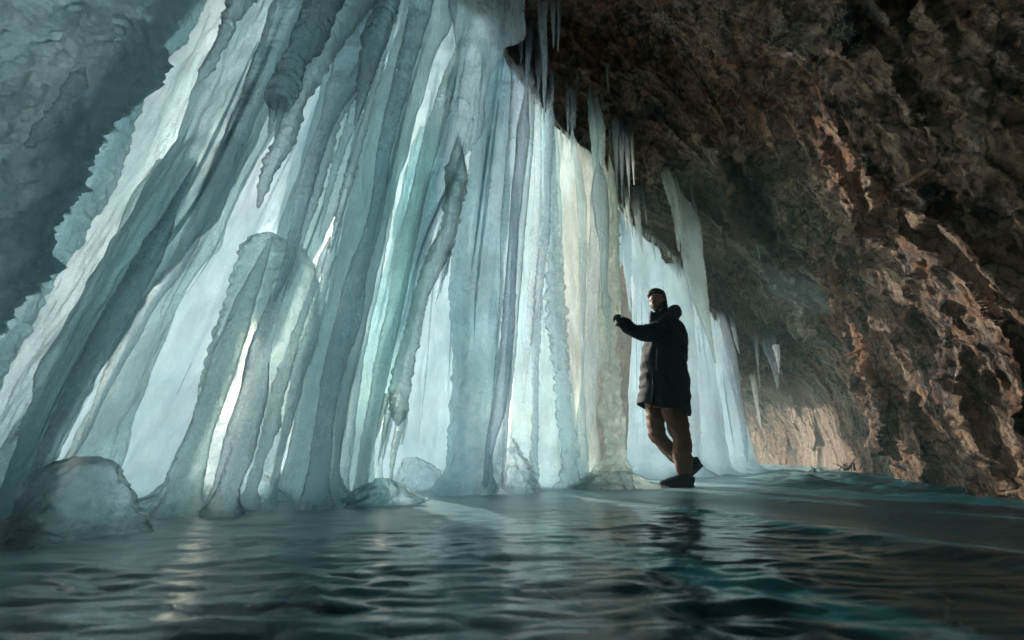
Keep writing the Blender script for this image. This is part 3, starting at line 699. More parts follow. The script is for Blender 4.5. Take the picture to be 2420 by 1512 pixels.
 ('icicle', 'cream', 3.7, 3.7, 1, IC, 'small brownish icicle on the ceiling right of the triple cluster', ICI, G3,
  [(150,1431,1438),(195,1434,1438),(220,1437,1439)], {}),
 ('icicle', 'grey', 4.2, 4.2, 1, IC, 'small icicle between the bluish and the lilac icicles', ICI, G3,
  [(290,1435,1442),(350,1440,1443),(372,1441,1442)], {}),
 ('icicle', 'grey', 2.7, 2.7, 1, IC, 'broad icicle at the top edge before the smoky drapery', ICI, G3,
  [(-80,1164,1192),(0,1167,1190),(60,1168,1187),(110,1170,1178),(142,1171,1173)], {}),
 ('icicle', 'grey', 2.75, 2.75, 1, IC, 'narrow icicle at the top edge left of the broad one', ICI, G3,
  [(-80,1148,1170),(0,1150,1166),(50,1152,1162),(92,1151,1153)], {}),
 ('icicle', 'cream', 4.9, 4.9, 1, IC, 'wide cream icicle under the ceiling above the person\'s head', ICI, G3,
  [(445,1488,1510),(480,1494,1510),(520,1500,1512),(560,1509,1516),(597,1517,1519)], {}),
 ('icicle', 'cream', 4.9, 4.9, 1, IC, 'cream icicle left of the wide one above the person\'s head', ICI, G3,
  [(440,1472,1482),(470,1476,1485),(500,1480,1487),(527,1486,1488)], {}),
 ('icicle', 'cream', 5.0, 5.0, 1, IC, 'short hooked icicle right of the wide one above the person\'s head', ICI, G3,
  [(448,1512,1524),(480,1519,1526),(528,1527,1529)], {}),
 ('icicle', 'cream', 4.6, 4.6, 1, IC, 'thin icicle right of the largest creamy blade\'s top', ICI, G3,
  [(440,1629,1638),(480,1637,1643),(517,1648,1650)], {}),
 ('icicle', 'cream', 4.2, 4.2, 1, IC, 'lone white icicle below the brown moss clump', ICI, G3,
  [(550,1782,1789),(575,1786,1791),(613,1794,1796)], {}),
 ('icicle', 'lilac', 5.2, 5.2, .6, (.4, 1), 'broad pale blade hanging low on the right rock wall', ICI, G3,
  [(785,1796,1828),(830,1808,1834),(860,1820,1838),(890,1829,1840),(917,1835,1839)], {}),
 ('icicle', 'lilac', 5.3, 5.3, 1, IC, 'thin icicle left of the broad blade on the right rock wall', ICI, G3,
  [(775,1778,1788),(820,1783,1791),(865,1790,1793)], {}),
 ('icicle', 'lilac', 5.9, 5.9, 1, IC, 'slanted icicle between the far curtain and the rock wall', ICI, G3,
  [(755,1724,1736),(800,1734,1742),(835,1745,1748)], {}),
 ('icicle', 'cream', 5.6, 5.6, 1, IC, 'long thin dark icicle before the sunlit rock strip', ICI, G3,
  [(880,1770,1785),(930,1780,1790),(970,1787,1794),(1012,1796,1799)], {}),
 ('icicle', 'lilac', 5.7, 5.7, 1, IC, 'needle icicle above the one before the sunlit strip', ICI, G3,
  [(820,1782,1788),(870,1788,1793),(915,1795,1797)], {}),
]
made = {}
rnd = random.Random(5)
for i, r in enumerate(T):
    nm, m, d0, d1, fl, ro, lb, ca, gr, sp, kw = r
    if gr == G3:                                  # hang it from where the rock really is
        y0, xa, xb_ = sp[0]
        h0 = hit((xa + xb_) / 2 * K, max(y0 * K, 1))
        if h0[0] is not None:
            dn = float(h0[0].y)
            print('HANG', lb[:40], d1, round(dn, 2))
            if .75 * d1 < dn < 1.7 * d1: d0 = d1 = dn + .02
        # root it in the rock
        y1, xa1, xb1 = sp[1]
        sp = [(y0 - .2 * (y1 - y0) - 3, xa - .25 * (xa1 - xa), xb_ - .25 * (xb1 - xb_))] + sp
    if gr in (G1, G2) and sp[0][0] > 5 and len(sp) > 3 and sp[0][2] - sp[0][1] > 7 and ca != CUR and 'rounded' not in lb:
        y0, xa, xb_ = sp[0]; y1, xa1, xb1 = sp[1]; L_ = sp[-1][0] - y0      # a pointed root where it leaves the sheet behind
        sl_ = ((xa + xb_) - (xa1 + xb1)) / 2 / (y1 - y0); dy_ = .14 * L_; mx_ = (xa + xb_) / 2
        sp = [(y0 - dy_, mx_ + sl_ * dy_ - 1.2, mx_ + sl_ * dy_ + 1.2), (y0 - dy_ * .35, mx_ + sl_ * dy_ * .35 - (xb_ - xa) * .33, mx_ + sl_ * dy_ * .35 + (xb_ - xa) * .33)] + sp
    if ca == PIL and fl >= .7 and gr == G1: fl = .5
    o = column(nm, m, d0, d1, fl, ro, lb, ca, gr, sp, seed=i + 1, **kw)
    made[lb] = o
    # ribs and thin drip strands grown onto the broad sheets
    if ca == CUR or (gr == G4 and ca == PIL):
        S_ = np.array(sp, float)
        wmax = (S_[:, 2] - S_[:, 1]).max()
        for q in range(int(min(4, 1 + wmax / 60))):
            f0 = rnd.uniform(.06, .94); f1 = f0 + rnd.uniform(-.08, .08)
            ya, yb = S_[0, 0], S_[-1, 0]
            top = max(ya, -60) + rnd.uniform(.0, .45) * (yb - max(ya, -60)); bot = top + rnd.uniform(.35, .9) * (yb - top)
            wd_ = rnd.uniform(4, 10) * (1 if gr == G1 else .5)
            rows = []
            for t_ in np.linspace(0, 1, 7):
                y_ = top + (bot - top) * t_
                xl_ = np.interp(y_, S_[:, 0], S_[:, 1]); xr_ = np.interp(y_, S_[:, 0], S_[:, 2])
                c_ = xl_ + (xr_ - xl_) * (f0 + (f1 - f0) * t_)
                ww = wd_ * math.sin(math.pi * min(1, t_ * 2.2 + .12) * .5) * (1 - t_) ** .5 + .8
                rows.append((y_, c_ - ww / 2, c_ + ww / 2))
            # sit on the front face of the sheet
            def dep(y_):
                t_ = (y_ - ya) / (yb - ya); D_ = d1 + (d0 - d1) * t_
                xl_ = np.interp(y_, S_[:, 0], S_[:, 1]); xr_ = np.interp(y_, S_[:, 0], S_[:, 2])
                A_ = (xr_ - xl_) / 2 * K / FPX * D_ * 1.1
                fr = max(.05, 1 - (2 * f0 - 1) ** 2) ** .5
                return D_ - max(A_ * fl, kw.get('minb', 0)) * fr - .005
            column('rib', m if rnd.random() < .5 else rnd.choice(['pale', 'green', 'lilac', 'grey']), dep(bot), dep(top), .8, (.25, 1.1), '', '', None, rows, parent=o, seed=200 + i * 9 + q, knob=rnd.choice([0, 0, .8]))
# forked tips that belong to the thick dark icicle and drips of the heavy ribbed one
pa = made['thick dark ribbed icicle with a forked tip at the top left']
column('tip', 'dark', 1.75, 1.75, 1, IC, '', '', None, [(232,634,656),(270,636,652),(300,634,642),(316,632,636)], parent=pa, seed=60)
column('tip', 'dark', 1.75, 1.75, 1, IC, '', '', None, [(232,658,682),(275,655,668),(305,651,659),(326,648,652)], parent=pa, seed=61)
pa = made['heavy ribbed icicle splitting into many drips in the middle']
for q, sp in enumerate([[(970,938,960),(1030,930,948),(1080,922,936),(1135,920,926)], [(940,915,935),(1000,905,920),(1060,897,904),(1098,891,894)],
            [(960,925,940),(1010,914,924),(1060,908,913),(1085,905,907)], [(950,950,966),(990,955,964),(1030,950,956),(1050,947,950)],
            [(930,908,924),(980,896,908),(1030,888,892)]]):
    column('drip', 'green', 2.55, 2.6, 1, IC, '', '', None, sp, parent=pa, seed=70 + q)
pa = made['crooked crystal icicle dangling in front of the bright middle gap']
for q, sp in enumerate([[(600,1050,1066),(660,1042,1050),(690,1038,1042)], [(590,1052,1070),(620,1056,1062),(650,1054,1057)]]):
    column('drip', 'grey', 2.8, 2.85, 1, IC, '', '', None, sp, parent=pa, seed=80 + q)
pa = made['broad pale blade hanging low on the right rock wall']
column('tip', 'lilac', 5.2, 5.2, 1, IC, '', '', None, [(815,1826,1840),(850,1834,1842),(882,1840,1842)], parent=pa, seed=90)

# domes and lumps of ice standing on the floor
M_ = [
 ('ice_dome', 'dome', 1.62, 1.75, .7, SMO, 'large rounded frosty ice dome at the foot of the left curtain', 'ice dome',
  [(1078,180,238),(1086,158,262),(1105,132,290),(1140,108,306),(1200,78,322),(1270,40,335),(1330,10,345)], dict(knob=.45)),
 ('ice_lump', 'turq', 2.55, 2.55, .8, SMO, 'low wet ice lump on the floor under the heavy dripping icicle', 'ice lump',
  [(1130,896,924),(1141,876,942),(1158,856,968),(1180,830,990),(1205,800,1015)], dict(knob=2)),
 ('ice_lump', 'dome', 3.5, 3.5, .8, SMO, 'white rounded ice lump under the glowing pale blue sheet', 'ice lump',
  [(1080,960,985),(1092,945,1005),(1120,930,1035),(1165,915,1060)], dict(knob=.8)),
 ('ice_lump', 'dome', 3.4, 3.5, .8, (.5, .4), 'knobbly bluish ice lump at the foot of the teal sheet', 'ice lump',
  [(1035,1180,1212),(1060,1172,1232),(1100,1160,1262),(1170,1145,1300)], dict(knob=1.5)),
 ('ice_lump', 'dome', 1.40, 1.5, .8, (.5, .4), 'bluish ice swell at the curtain foot just left of the frosty dome', 'ice lump',
  [(1225,10,60),(1250,-10,85),(1300,-40,110)], dict(knob=.5)),
 ('ice_lump', 'dome', 3.5, 3.6, .7, (.5, .4), 'rough ice foot spreading under the holey yellowish pillar', 'ice lump',
  [(1112,1400,1482),(1124,1385,1494),(1140,1365,1498),(1165,1345,1508)], dict(knob=1.2)),
]
for i, (nm, m, d0, d1, fl, ro, lb, ca, sp, kw) in enumerate(M_):
    column(nm, m, d0, d1, fl, ro, lb, ca, 'ice lumps on the cave floor' if nm == 'ice_lump' else None, sp, seed=100 + i, **kw)

# ------------------------------------------------------------------ the person touching the ice
PY = 3.72                                        # distance of the person
def cloth(name, col, rough=.7, sheen=.0, bump=.25, spec=.3):
    m, N, Lk, out = mat(name)
    c = mixc(N, Lk, noise(N, Lk, 6, det=4), col, tuple(min(1, k * 1.25) for k in col))
    p = N('ShaderNodeBsdfPrincipled'); Lk(c, p.inputs['Base Color']); p.inputs['Roughness'].default_value = rough
    p.inputs['Specular IOR Level'].default_value = spec
    p.inputs['Sheen Weight'].default_value = sheen
    bp = N('ShaderNodeBump'); bp.inputs['Strength'].default_value = bump; bp.inputs['Distance'].default_value = .012
    h = noise(N, Lk, 14, (1, 1, .6), 3, .5, dist=1.0); Lk(h, bp.inputs['Height']); Lk(bp.outputs[0], p.inputs['Normal'])
    Lk(p.outputs[0], out.inputs[0]); return m
COAT = cloth('navy_coat_cloth', (.005, .008, .014), .65, 0, .6, .15)
TROU = cloth('brown_trouser_cloth', (.16, .050, .013), .6, .1, .35)
BOOT = cloth('black_boot_leather', (.008, .010, .013), .45, 0, .3, .3)
GLOV = cloth('black_glove', (.010, .014, .018), .6, 0, .4)
HAIR = cloth('dark_brown_hair', (.016, .011, .009), .5, 0, 1.0, .5)
LINE = cloth('grey_coat_lining', (.10, .095, .10), .7)
SKIN, N, Lk, out = mat('skin')
p = N('ShaderNodeBsdfPrincipled'); p.inputs['Roughness'].default_value = .48
Lk(mixc(N, Lk, noise(N, Lk, 9), (.46, .27, .19), (.54, .33, .24)), p.inputs['Base Color'])
p.inputs['Subsurface Weight'].default_value = .15; p.inputs['Subsurface Radius'].default_value = (.01, .004, .002)
Lk(p.outputs[0], out.inputs[0])
def plain(name, col, rough=.4):
    m, N, Lk, out = mat(name); p = N('ShaderNodeBsdfPrincipled')
    p.inputs['Base Color'].default_value = (*col, 1); p.inputs['Roughness'].default_value = rough
    Lk(p.outputs[0], out.inputs[0]); return m

def pp(u, v, dy=0.0):
    """a point of the figure: u,v read off a close study of the pose, dy metres away from its middle plane"""
    return at(600 + u * .1488, 275 + v * .1488, PY + dy)
MPU = (at(700, 400, PY)[0] - at(600, 400, PY)[0]) / 100 * .1488     # metres per study unit

def loft(rings, k=28, sub=5, fold=0.0, ff=9, seed=0.0, cap=(True, True), ex=.85, wide=None):
    """rings: (centre, half width a, half depth b); cross sections follow the spine"""
    n0 = len(rings); t0 = np.arange(n0)
    C = np.array([r[0] for r in rings]); A = np.array([r[1] for r in rings]); B = np.array([r[2] for r in rings])
    t = np.linspace(0, n0 - 1, (n0 - 1) * sub + 1)
    c = np.stack([interp(t0, C[:, i], t) for i in range(3)], -1)
    # smooth spine
    for _ in range(2): c[1:-1] = (c[:-2] + 2 * c[1:-1] + c[2:]) / 4
    a, b = interp(t0, A, t), interp(t0, B, t)
    T_ = np.gradient(c, axis=0); T_ /= np.linalg.norm(T_, axis=1)[:, None]
    back = np.array((0., 1, 0)) if wide is None else np.array(wide, float)
    S = np.cross(T_, back); S /= np.linalg.norm(S, axis=1)[:, None]
    U = np.cross(S, T_)
    th = np.linspace(0, 2 * math.pi, k, endpoint=False); cx, sy = np.cos(th), np.sin(th)
    cx, sy = np.sign(cx) * abs(cx) ** ex, np.sign(sy) * abs(sy) ** ex
    V = c[:, None] + S[:, None] * (a[:, None] * cx)[..., None] + U[:, None] * (b[:, None] * sy)[..., None]
    if fold:
        d = V - c[:, None]; d /= np.linalg.norm(d, axis=2)[..., None] + 1e-9
        x, y, z = V[..., 0], V[..., 1], V[..., 2]
        q = x * .6 + z
        f = (1 - 2 * np.abs(pn(x * ff * .8 + seed, y * ff * .8, q * ff * 1.1 + seed))) - .55 + .4 * pn(x * ff * 2.1, y * ff * 2.1, q * ff * 2.3 + seed)
        V = V + d * (f * fold)[..., None]
    n = len(t); v = V.reshape(-1, 3); f = grid_faces(n, k, True)
    if cap[0]: v = np.vstack([v, c[:1]]); f += [[len(v) - 1, (j + 1) % k, j] for j in range(k)]
    if cap[1]: v = np.vstack([v, c[-1:]]); f += [[len(v) - 1, (n - 1) * k + j, (n - 1) * k + (j + 1) % k] for j in range(k)]
    return v, f
def join(parts):
    V, F, b = [], [], 0
    for v, f in parts:
        V.append(v); F += [[i + b for i in q] for q in f]; b += len(v)
    return np.vstack(V), F
def remesh(o, vox, smooth_it=3):
    md = o.modifiers.new('r', 'REMESH'); md.mode = 'VOXEL'; md.voxel_size = vox; md.use_smooth_shade = True
    if smooth_it:
        s2 = o.modifiers.new('s', 'SMOOTH'); s2.factor = .5; s2.iterations = smooth_it
    dg = bpy.context.evaluated_depsgraph_get(); dg.update()
    me = bpy.data.meshes.new_from_object(o.evaluated_get(dg)); o.modifiers.clear()
    old = o.data; o.data = me; bpy.data.meshes.remove(old)
    me.polygons.foreach_set('use_smooth', [True] * len(me.polygons))

# head: a shaped ball looking left and a little towards the viewer
HC = pp(388, 184, 0.0)
fdir = np.array((-.78, -.62, -.07)); fdir /= np.linalg.norm(fdir)
sdir = np.cross(fdir, (0, 0, 1)); sdir /= np.linalg.norm(sdir)      # towards the person's right
udir = np.cross(sdir, fdir)
def head_pts(nth=64, nph=80, off=0.0, hair=False):
    th = np.linspace(0.02, math.pi - .02, nth)[:, None]; ph = np.linspace(0, 2 * math.pi, nph, endpoint=False)[None, :]
    F = np.sin(th) * np.cos(ph); S = np.sin(th) * np.sin(ph); U = np.cos(th) * np.ones_like(ph)
    f, s, u = F * .097, S * .076, U * .118
    low = sm(-U, .05, .95)
    s = s * (1 - .30 * low); f = np.where(F > 0, f * (1 - .10 * low), f * (1 - .42 * low))
    face = sm(F, .25, .8)
    f = f - face * .010 * (1 - low)                               # flatter face
    def bump(fa, s0, u0, ws, wu, amt):
        return amt * np.exp(-((s - s0) / ws) ** 2 - ((u - u0) / wu) ** 2) * (F > 0)
    f = f + bump(f, 0, -.020, .011, .022, .024) + bump(f, 0, -.036, .014, .009, .013)     # nose
    f = f + bump(f, 0, .022, .045, .010, .006)                                           # brow
    for sg in (-1, 1):
        f = f + bump(f, sg * .031, .004, .014, .010, -.010)                                # eye sockets
        f = f + bump(f, sg * .040, -.028, .018, .018, .005)                                # cheek bones
    f = f + bump(f, 0, -.062, .020, .005, .006) + bump(f, 0, -.072, .018, .005, .006) - bump(f, 0, -.067, .020, .0022, .004)
    f = f + bump(f, 0, -.098, .022, .014, .010)                                          # chin
    if off is not None and np.any(off):
        r = np.sqrt(F * F + S * S + U * U); f, s, u = f + off * F, s + off * S, u + off * U
    P_ = HC + f[..., None] * fdir + s[..., None] * sdir + u[..., None] * udir
    return P_, F, S, U, f, s, u
Ph = head_pts()[0]
head = (Ph.reshape(-1, 3), grid_faces(64, 80, True) + [list(range(80))] + [list(range(63 * 80, 64 * 80))[::-1]])
def ball(c, r, n=12, R3=None):
    th = np.linspace(.01, math.pi - .01, n)[:, None]; ph = np.linspace(0, 2 * math.pi, 2 * n, endpoint=False)[None, :]
    d = np.stack([np.sin(th) * np.cos(ph), np.sin(th) * np.sin(ph), np.cos(th) * np.ones_like(ph)], -1)
    r = np.array(r) * np.ones(3)
    M = np.eye(3) if R3 is None else R3
    v = np.array(c) + (d * r) @ M
    return v.reshape(-1, 3), grid_faces(n, 2 * n, True) + [list(range(2 * n))] + [list(range((n - 1) * 2 * n, n * 2 * n))[::-1]]
B3 = np.array([fdir, sdir, udir])
ears = [ball(HC + sg * .074 * sdir - .004 * fdir - .008 * udir - .006 * fdir, (.018, .008, .031), 10, B3) for sg in (-1, 1)]
R_ = lambda u: u * MPU
neck = loft([(HC - .05 * udir - .012 * fdir, .052, .055), (pp(425, 280), .056, .06), (pp(435, 330), .10, .09)], 24, 5)
torso = loft([(pp(438, 325), .10, .09), (pp(438, 370), .16, .14), (pp(437, 470), .16, .13), (pp(438, 640), .14, .12), (pp(432, 780), .15, .13), (pp(432, 880), .16, .14)], 24, 4)
arm = loft([(pp(430, 385, -.12), .05, .05), (pp(330, 395, -.17), .048, .048), (pp(265, 385, -.18), .04, .04), (pp(160, 322, -.16), .028, .028), (pp(135, 305, -.15), .026, .03), (pp(118, 300, -.14), .034, .018)], 18, 4)
arm2 = loft([(pp(440, 385, .14), .05, .05), (pp(420, 520, .20), .045, .045), (pp(395, 600, .16), .035, .035), (pp(385, 650, .10), .03, .03)], 18, 4)
KN = lambda *r: loft([(pp(u_, v_, d_), R_(a_), R_(a_) * 1.05) for u_, v_, d_, a_ in r], 20, 4)
leg1 = KN((395, 840, .06, 60), (372, 950, .07, 52), (378, 1050, .07, 42), (430, 1140, .08, 36), (520, 1240, .10, 30), (600, 1320, .10, 22))
leg2 = KN((475, 840, -.07, 62), (515, 1000, -.07, 56), (548, 1110, -.07, 42), (560, 1230, -.07, 40), (567, 1360, -.07, 26))
body = mesh('person', *join([head, neck, torso, arm, arm2, leg1, leg2] + ears), SKIN)
remesh(body, .0042, 2)
tag(body, 'bearded man in long navy parka and brown trousers, one arm stretched to the ice', 'person')

def kid(name, vf, m, parent=None, smooth=True, lab=None):
    o = mesh(name, vf[0], vf[1], m, parent or body, smooth)
    if lab: o['label'] = lab
    return o
# hair: short sides, fuller swept top
nth, nph = 90, 120
th = np.linspace(0.02, math.pi - .02, nth)[:, None]
P0, F, S, U, f, s, u = head_pts(nth, nph, 0.0)
topness = sm(U, .15, .8)
off = .007 + .020 * topness + .010 * sm(F, 0, .7) * topness
off = off + .006 * (np.abs(pn(F * 6, S * 14, U * 6)) - .2) + .003 * pn(F * 10, S * 40, U * 10)
hairline = np.where(F > 0, .44 + .20 * sm(F, .2, .9) + .04 * np.cos(S * 9), .0)
hairline = np.where(F <= .18, -.10 - .34 * sm(-F, -.18, .35), hairline)
near_ear = (np.abs(S) > .80) & (F > -.25) & (F < .22) & (U < .05)
keep = (U > hairline) & ~near_ear
P1 = head_pts(nth, nph, off)[0]
fc = [q for q in grid_faces(nth, nph, True) if all(keep.ravel()[i] for i in q)]
fc += [list(range(nph))]
def shell(Po, Pi, faces):
    """close an open patch into a thin solid"""
    n = Po.reshape(-1, 3).shape[0]
    v = np.vstack([Po.reshape(-1, 3), Pi.reshape(-1, 3)])
    cnt = {}
    for q in faces:
        for a_, b_ in zip(q, q[1:] + q[:1]): cnt[(a_, b_)] = 1
    fs = list(faces) + [[i + n for i in q[::-1]] for q in faces]
    for (a_, b_) in cnt:
        if (b_, a_) not in cnt: fs.append([b_, a_, a_ + n, b_ + n])
    used = sorted({i for q in fs for i in q}); mp = {k_: i for i, k_ in enumerate(used)}
    return v[used], [[mp[i] for i in q] for q in fs]
P_in = head_pts(nth, nph, -.004)[0]
kid('hair', shell(P1, P_in, fc), HAIR)
# beard: jaw, chin, moustache
jaw = (U < -.28 - .0 * F) & (F > -.15) & ~((np.abs(s) < .021) & (u > -.080) & (u < -.060) & (F > 0)) & ~((np.abs(S) < .62) & (U > -.47) & (F > 0) & ~((np.abs(s) < .030) & (u < -.048)))
side = (np.abs(S) > .72) & (U <= -.05) & (F > .0) & (F < .45)
kp = jaw | side
offb = .0015 + .002 * np.abs(pn(F * 20, S * 20, U * 20))
fb = [q for q in grid_faces(nth, nph, True) if all(kp.ravel()[i] for i in q)]
kid('beard', shell(head_pts(nth, nph, offb)[0], P_in, fb), cloth('dark_brown_stubble', (.026, .016, .012), .7, 0, .8, .2))
WHT, IRI = plain('eye_white', (.62, .60, .57), .25), plain('iris', (.03, .018, .012), .15)
for sg in (-1, 1):
    e = HC + .0805 * fdir + sg * .031 * sdir + .003 * udir
    eo = kid('eye', ball(e, (.008, .0125, .0062), 10, B3), WHT)
    kid('iris', ball(e + .006 * fdir - .002 * sdir, (.0035, .0052, .0052), 8, B3), IRI, eo)
    br = loft([(HC + (.088 - .02 * abs(q_)) * fdir + sg * (.013 + .035 * q_) * sdir + (.021 + .008 * q_ * (1 - q_) * 2) * udir, .0045 * (1 - .5 * q_) + .001, .004) for q_ in (0, .35, .7, 1)], 8, 3)
    kid('eyebrow', br, HAIR)
kid('lips', ball(HC + .0865 * fdir - .068 * udir, (.005, .021, .0065), 10, B3), plain('lips', (.36, .17, .14), .4))

# long parka
cr = []
for v_, l_, r_, b_ in [(300, 372, 505, .115), (316, 350, 528, .14), (340, 330, 548, .175), (365, 315, 562, .195), (400, 303, 572, .205), (460, 299, 577, .205), (530, 290, 579, .200), (610, 282, 580, .195),
                       (700, 279, 584, .20), (790, 275, 586, .205), (860, 267, 586, .215), (905, 260, 584, .222)]:
    cr.append((pp((l_ + r_) / 2, v_), R_((r_ - l_) / 2), b_))
V, Fc = loft(cr, 80, 10, .017, 6.0, 3.0, (True, False), .92)
x = V[:, 0]; z = V[:, 2]
hemz = pp(430, 905)[2]
nearhem = np.clip(1 - (z - hemz) / .25, 0, 1)
V[:, 2] += nearhem * ((pp(430, 900)[2] - pp(430, 915)[2]) * 0 + .012 * np.sin(x * 23) + .012 * (V[:, 1] - PY) / .2)
coat = kid('coat', (V, Fc), COAT)
sd = coat.modifiers.new('thickness', 'SOLIDIFY'); sd.thickness = .006; sd.offset = -1
# sleeves
sl1 = loft([(pp(455, 372, -.10), R_(58), .08), (pp(405, 378, -.14), R_(62), .085), (pp(345, 385, -.17), R_(60), .075), (pp(290, 390, -.18), R_(55), .07), (pp(235, 372, -.175), R_(48), .062),
            (pp(185, 343, -.165), R_(44), .055), (pp(148, 318, -.155), R_(38), .048), (pp(138, 311, -.15), R_(34), .045)], 36, 9, .014, 12, 7.7)
kid('sleeve', sl1, COAT)
sl2 = loft([(pp(450, 370, .12), R_(60), .08), (pp(440, 440, .19), R_(56), .07), (pp(425, 520, .22), R_(50), .06), (pp(405, 590, .19), R_(42), .05), (pp(392, 640, .13), R_(34), .045)], 30, 6, .009, 11, 1.7)
kid('sleeve', sl2, COAT)
cuff = loft([(pp(150, 320, -.156), R_(39), .05), (pp(136, 309, -.15), R_(37), .048)], 24, 3)
kid('cuff', cuff, COAT)
# zip flap down the front and pocket seams
zf = loft([(pp(352 - .02 * i + 6 * math.sin(i * 1.1), 330 + i * 57, -.19 - .004 * i), .007, .005) for i in range(11)], 8, 4)
kid('front_flap', zf, COAT)
pk = loft([(pp(385, 500, -.213), .006, .004), (pp(383, 560, -.210), .008, .005), (pp(380, 640, -.208), .006, .004)], 8, 4)
kid('pocket_flap', pk, COAT)
# standing collar: low at the chin, high behind the ear
cc = []
kk = 40
aa = np.linspace(0, 2 * math.pi, kk, endpoint=False)
cen0 = pp(420, 330); ringv = []
for lev in np.linspace(0, 1, 9):
    row = []
    for q_ in aa:
        dirx, diry = math.cos(q_), math.sin(q_)
        front = max(0, -dirx)
        top = pp(400, 262 - 88 * sm(dirx, -.2, .9) - 0 * front)[2]
        bot = cen0[2] - .02
        rr = .088 + .012 * (1 - lev)
        cxx = pp(400 + 8 * (1 - lev), 300)[0]
        row.append((cxx + rr * dirx * (1.0 + .0 * front) - .0, PY + .082 * diry, bot + (top - bot) * lev))
    ringv.append(row)
for lev in (1, .55):
    row = []
    for q_ in aa:
        dirx, diry = math.cos(q_), math.sin(q_)
        top = pp(400, 262 - 88 * sm(dirx, -.2, .9))[2]
        row.append((pp(400, 300)[0] + .078 * dirx, PY + .072 * diry, top - .05 * (1 - lev)))
    ringv.append(row)
vv = np.array(ringv).reshape(-1, 3)
kid('collar', (vv, grid_faces(11, kk, True)), COAT)
kid('collar_lining', loft([(pp(344, 250, -.035), .012, .03), (pp(340, 285, -.04), .016, .036), (pp(342, 312, -.04), .014, .03)], 12, 4), LINE)
# hood bunched behind the neck
hd = [loft([(pp(395, 322, -.17), .018, .03), (pp(440, 300, -.155), .04, .045), (pp(490, 268, -.10), .056, .062), (pp(502, 246, .0), .062, .07), (pp(490, 262, .10), .055, .06), (pp(440, 300, .15), .038, .045), (pp(395, 320, .16), .018, .03)], 24, 6, .006, 9, 4.4, wide=(0, .3, 1)),
      ball(pp(486, 285, 0), (.062, .12, .055), 14)]
hood = kid('hood', join(hd), COAT)
remesh(hood, .008, 4)
# glove: palm, four bent fingers on the ice and a thumb
pl = [ball(pp(132, 303, -.15), (.034, .036, .030), 12)]
fx = pp(118, 292, -.15)
for i, (dy, ln, dz) in enumerate([(-.034, .060, .012), (-.012, .068, .016), (.011, .064, .012), (.032, .052, .004)]):
    b0 = pp(127, 292, -.15) + np.array((0, dy, dz))
    pl.append(loft([(b0 + np.array((.012, 0, .004)), .0105, .0105), (b0 + np.array((-.018, 0, .010)), .0105, .0105), (b0 + np.array((-.018 - ln * .32, 0, .004)), .0098, .0098),
                    (b0 + np.array((-.018 - ln * .45, 0, -ln * .35)), .009, .009), (b0 + np.array((-.016 - ln * .42, 0, -ln * .62)), .006, .006)], 10, 4))
b0 = pp(136, 312, -.185)
pl.append(loft([(b0, .013, .013), (b0 + np.array((-.018, -.012, -.018)), .0125, .0125), (b0 + np.array((-.036, -.008, -.036)), .011, .011), (b0 + np.array((-.046, .002, -.046)), .007, .007)], 10, 4))
gl = kid('glove', join(pl), GLOV); remesh(gl, .0045, 2)
pl = [ball(pp(388, 658, .10), (.03, .032, .04), 12)]
for i in range(4):
    b0 = pp(386, 672, .10) + np.array((-.012, -.03 + .02 * i, 0))
    pl.append(loft([(b0, .011, .011), (b0 + np.array((-.012, 0, -.03)), .010, .010), (b0 + np.array((.0, 0, -.055 + .004 * i)), .007, .007)], 10, 4))
b0 = pp(376, 655, .07)
pl.append(loft([(b0, .013, .013), (b0 + np.array((-.02, -.01, -.03)), .011, .011), (b0 + np.array((-.012, -.01, -.05)), .008, .008)], 10, 4))
g2 = kid('glove', join(pl), GLOV); remesh(g2, .0045, 2)
# trousers
def legtube(rows, seed):
    return loft([(pp(u_, v_, d_), R_(a_) * .93, R_(a_) * b_) for u_, v_, d_, a_, b_ in rows], 44, 9, .015, 9, seed, (True, True))
t1 = legtube([(400, 800, .06, 66, 1.1), (374, 880, .07, 66, 1.1), (372, 950, .07, 64, 1.05), (374, 1010, .07, 62, 1), (385, 1065, .07, 60, 1), (415, 1115, .08, 54, 1), (455, 1165, .09, 47, 1),
              (500, 1210, .10, 44, 1), (550, 1258, .11, 43, 1), (598, 1298, .11, 42, 1)], 2.2)
t2 = legtube([(480, 800, -.05, 78, 1.1), (492, 900, -.06, 78, 1.05), (510, 970, -.06, 74, 1), (530, 1040, -.07, 66, 1), (549, 1110, -.07, 56, 1.05), (553, 1170, -.07, 57, 1), (556, 1230, -.07, 56, 1),
              (560, 1290, -.07, 52, 1), (566, 1335, -.07, 47, 1)], 8.8)
hips = loft([(pp(432, 740), .19, .16), (pp(434, 830), .19, .165), (pp(436, 900), .165, .13)], 32, 5)
tr = kid('trousers', join([t1, t2, hips]), TROU)
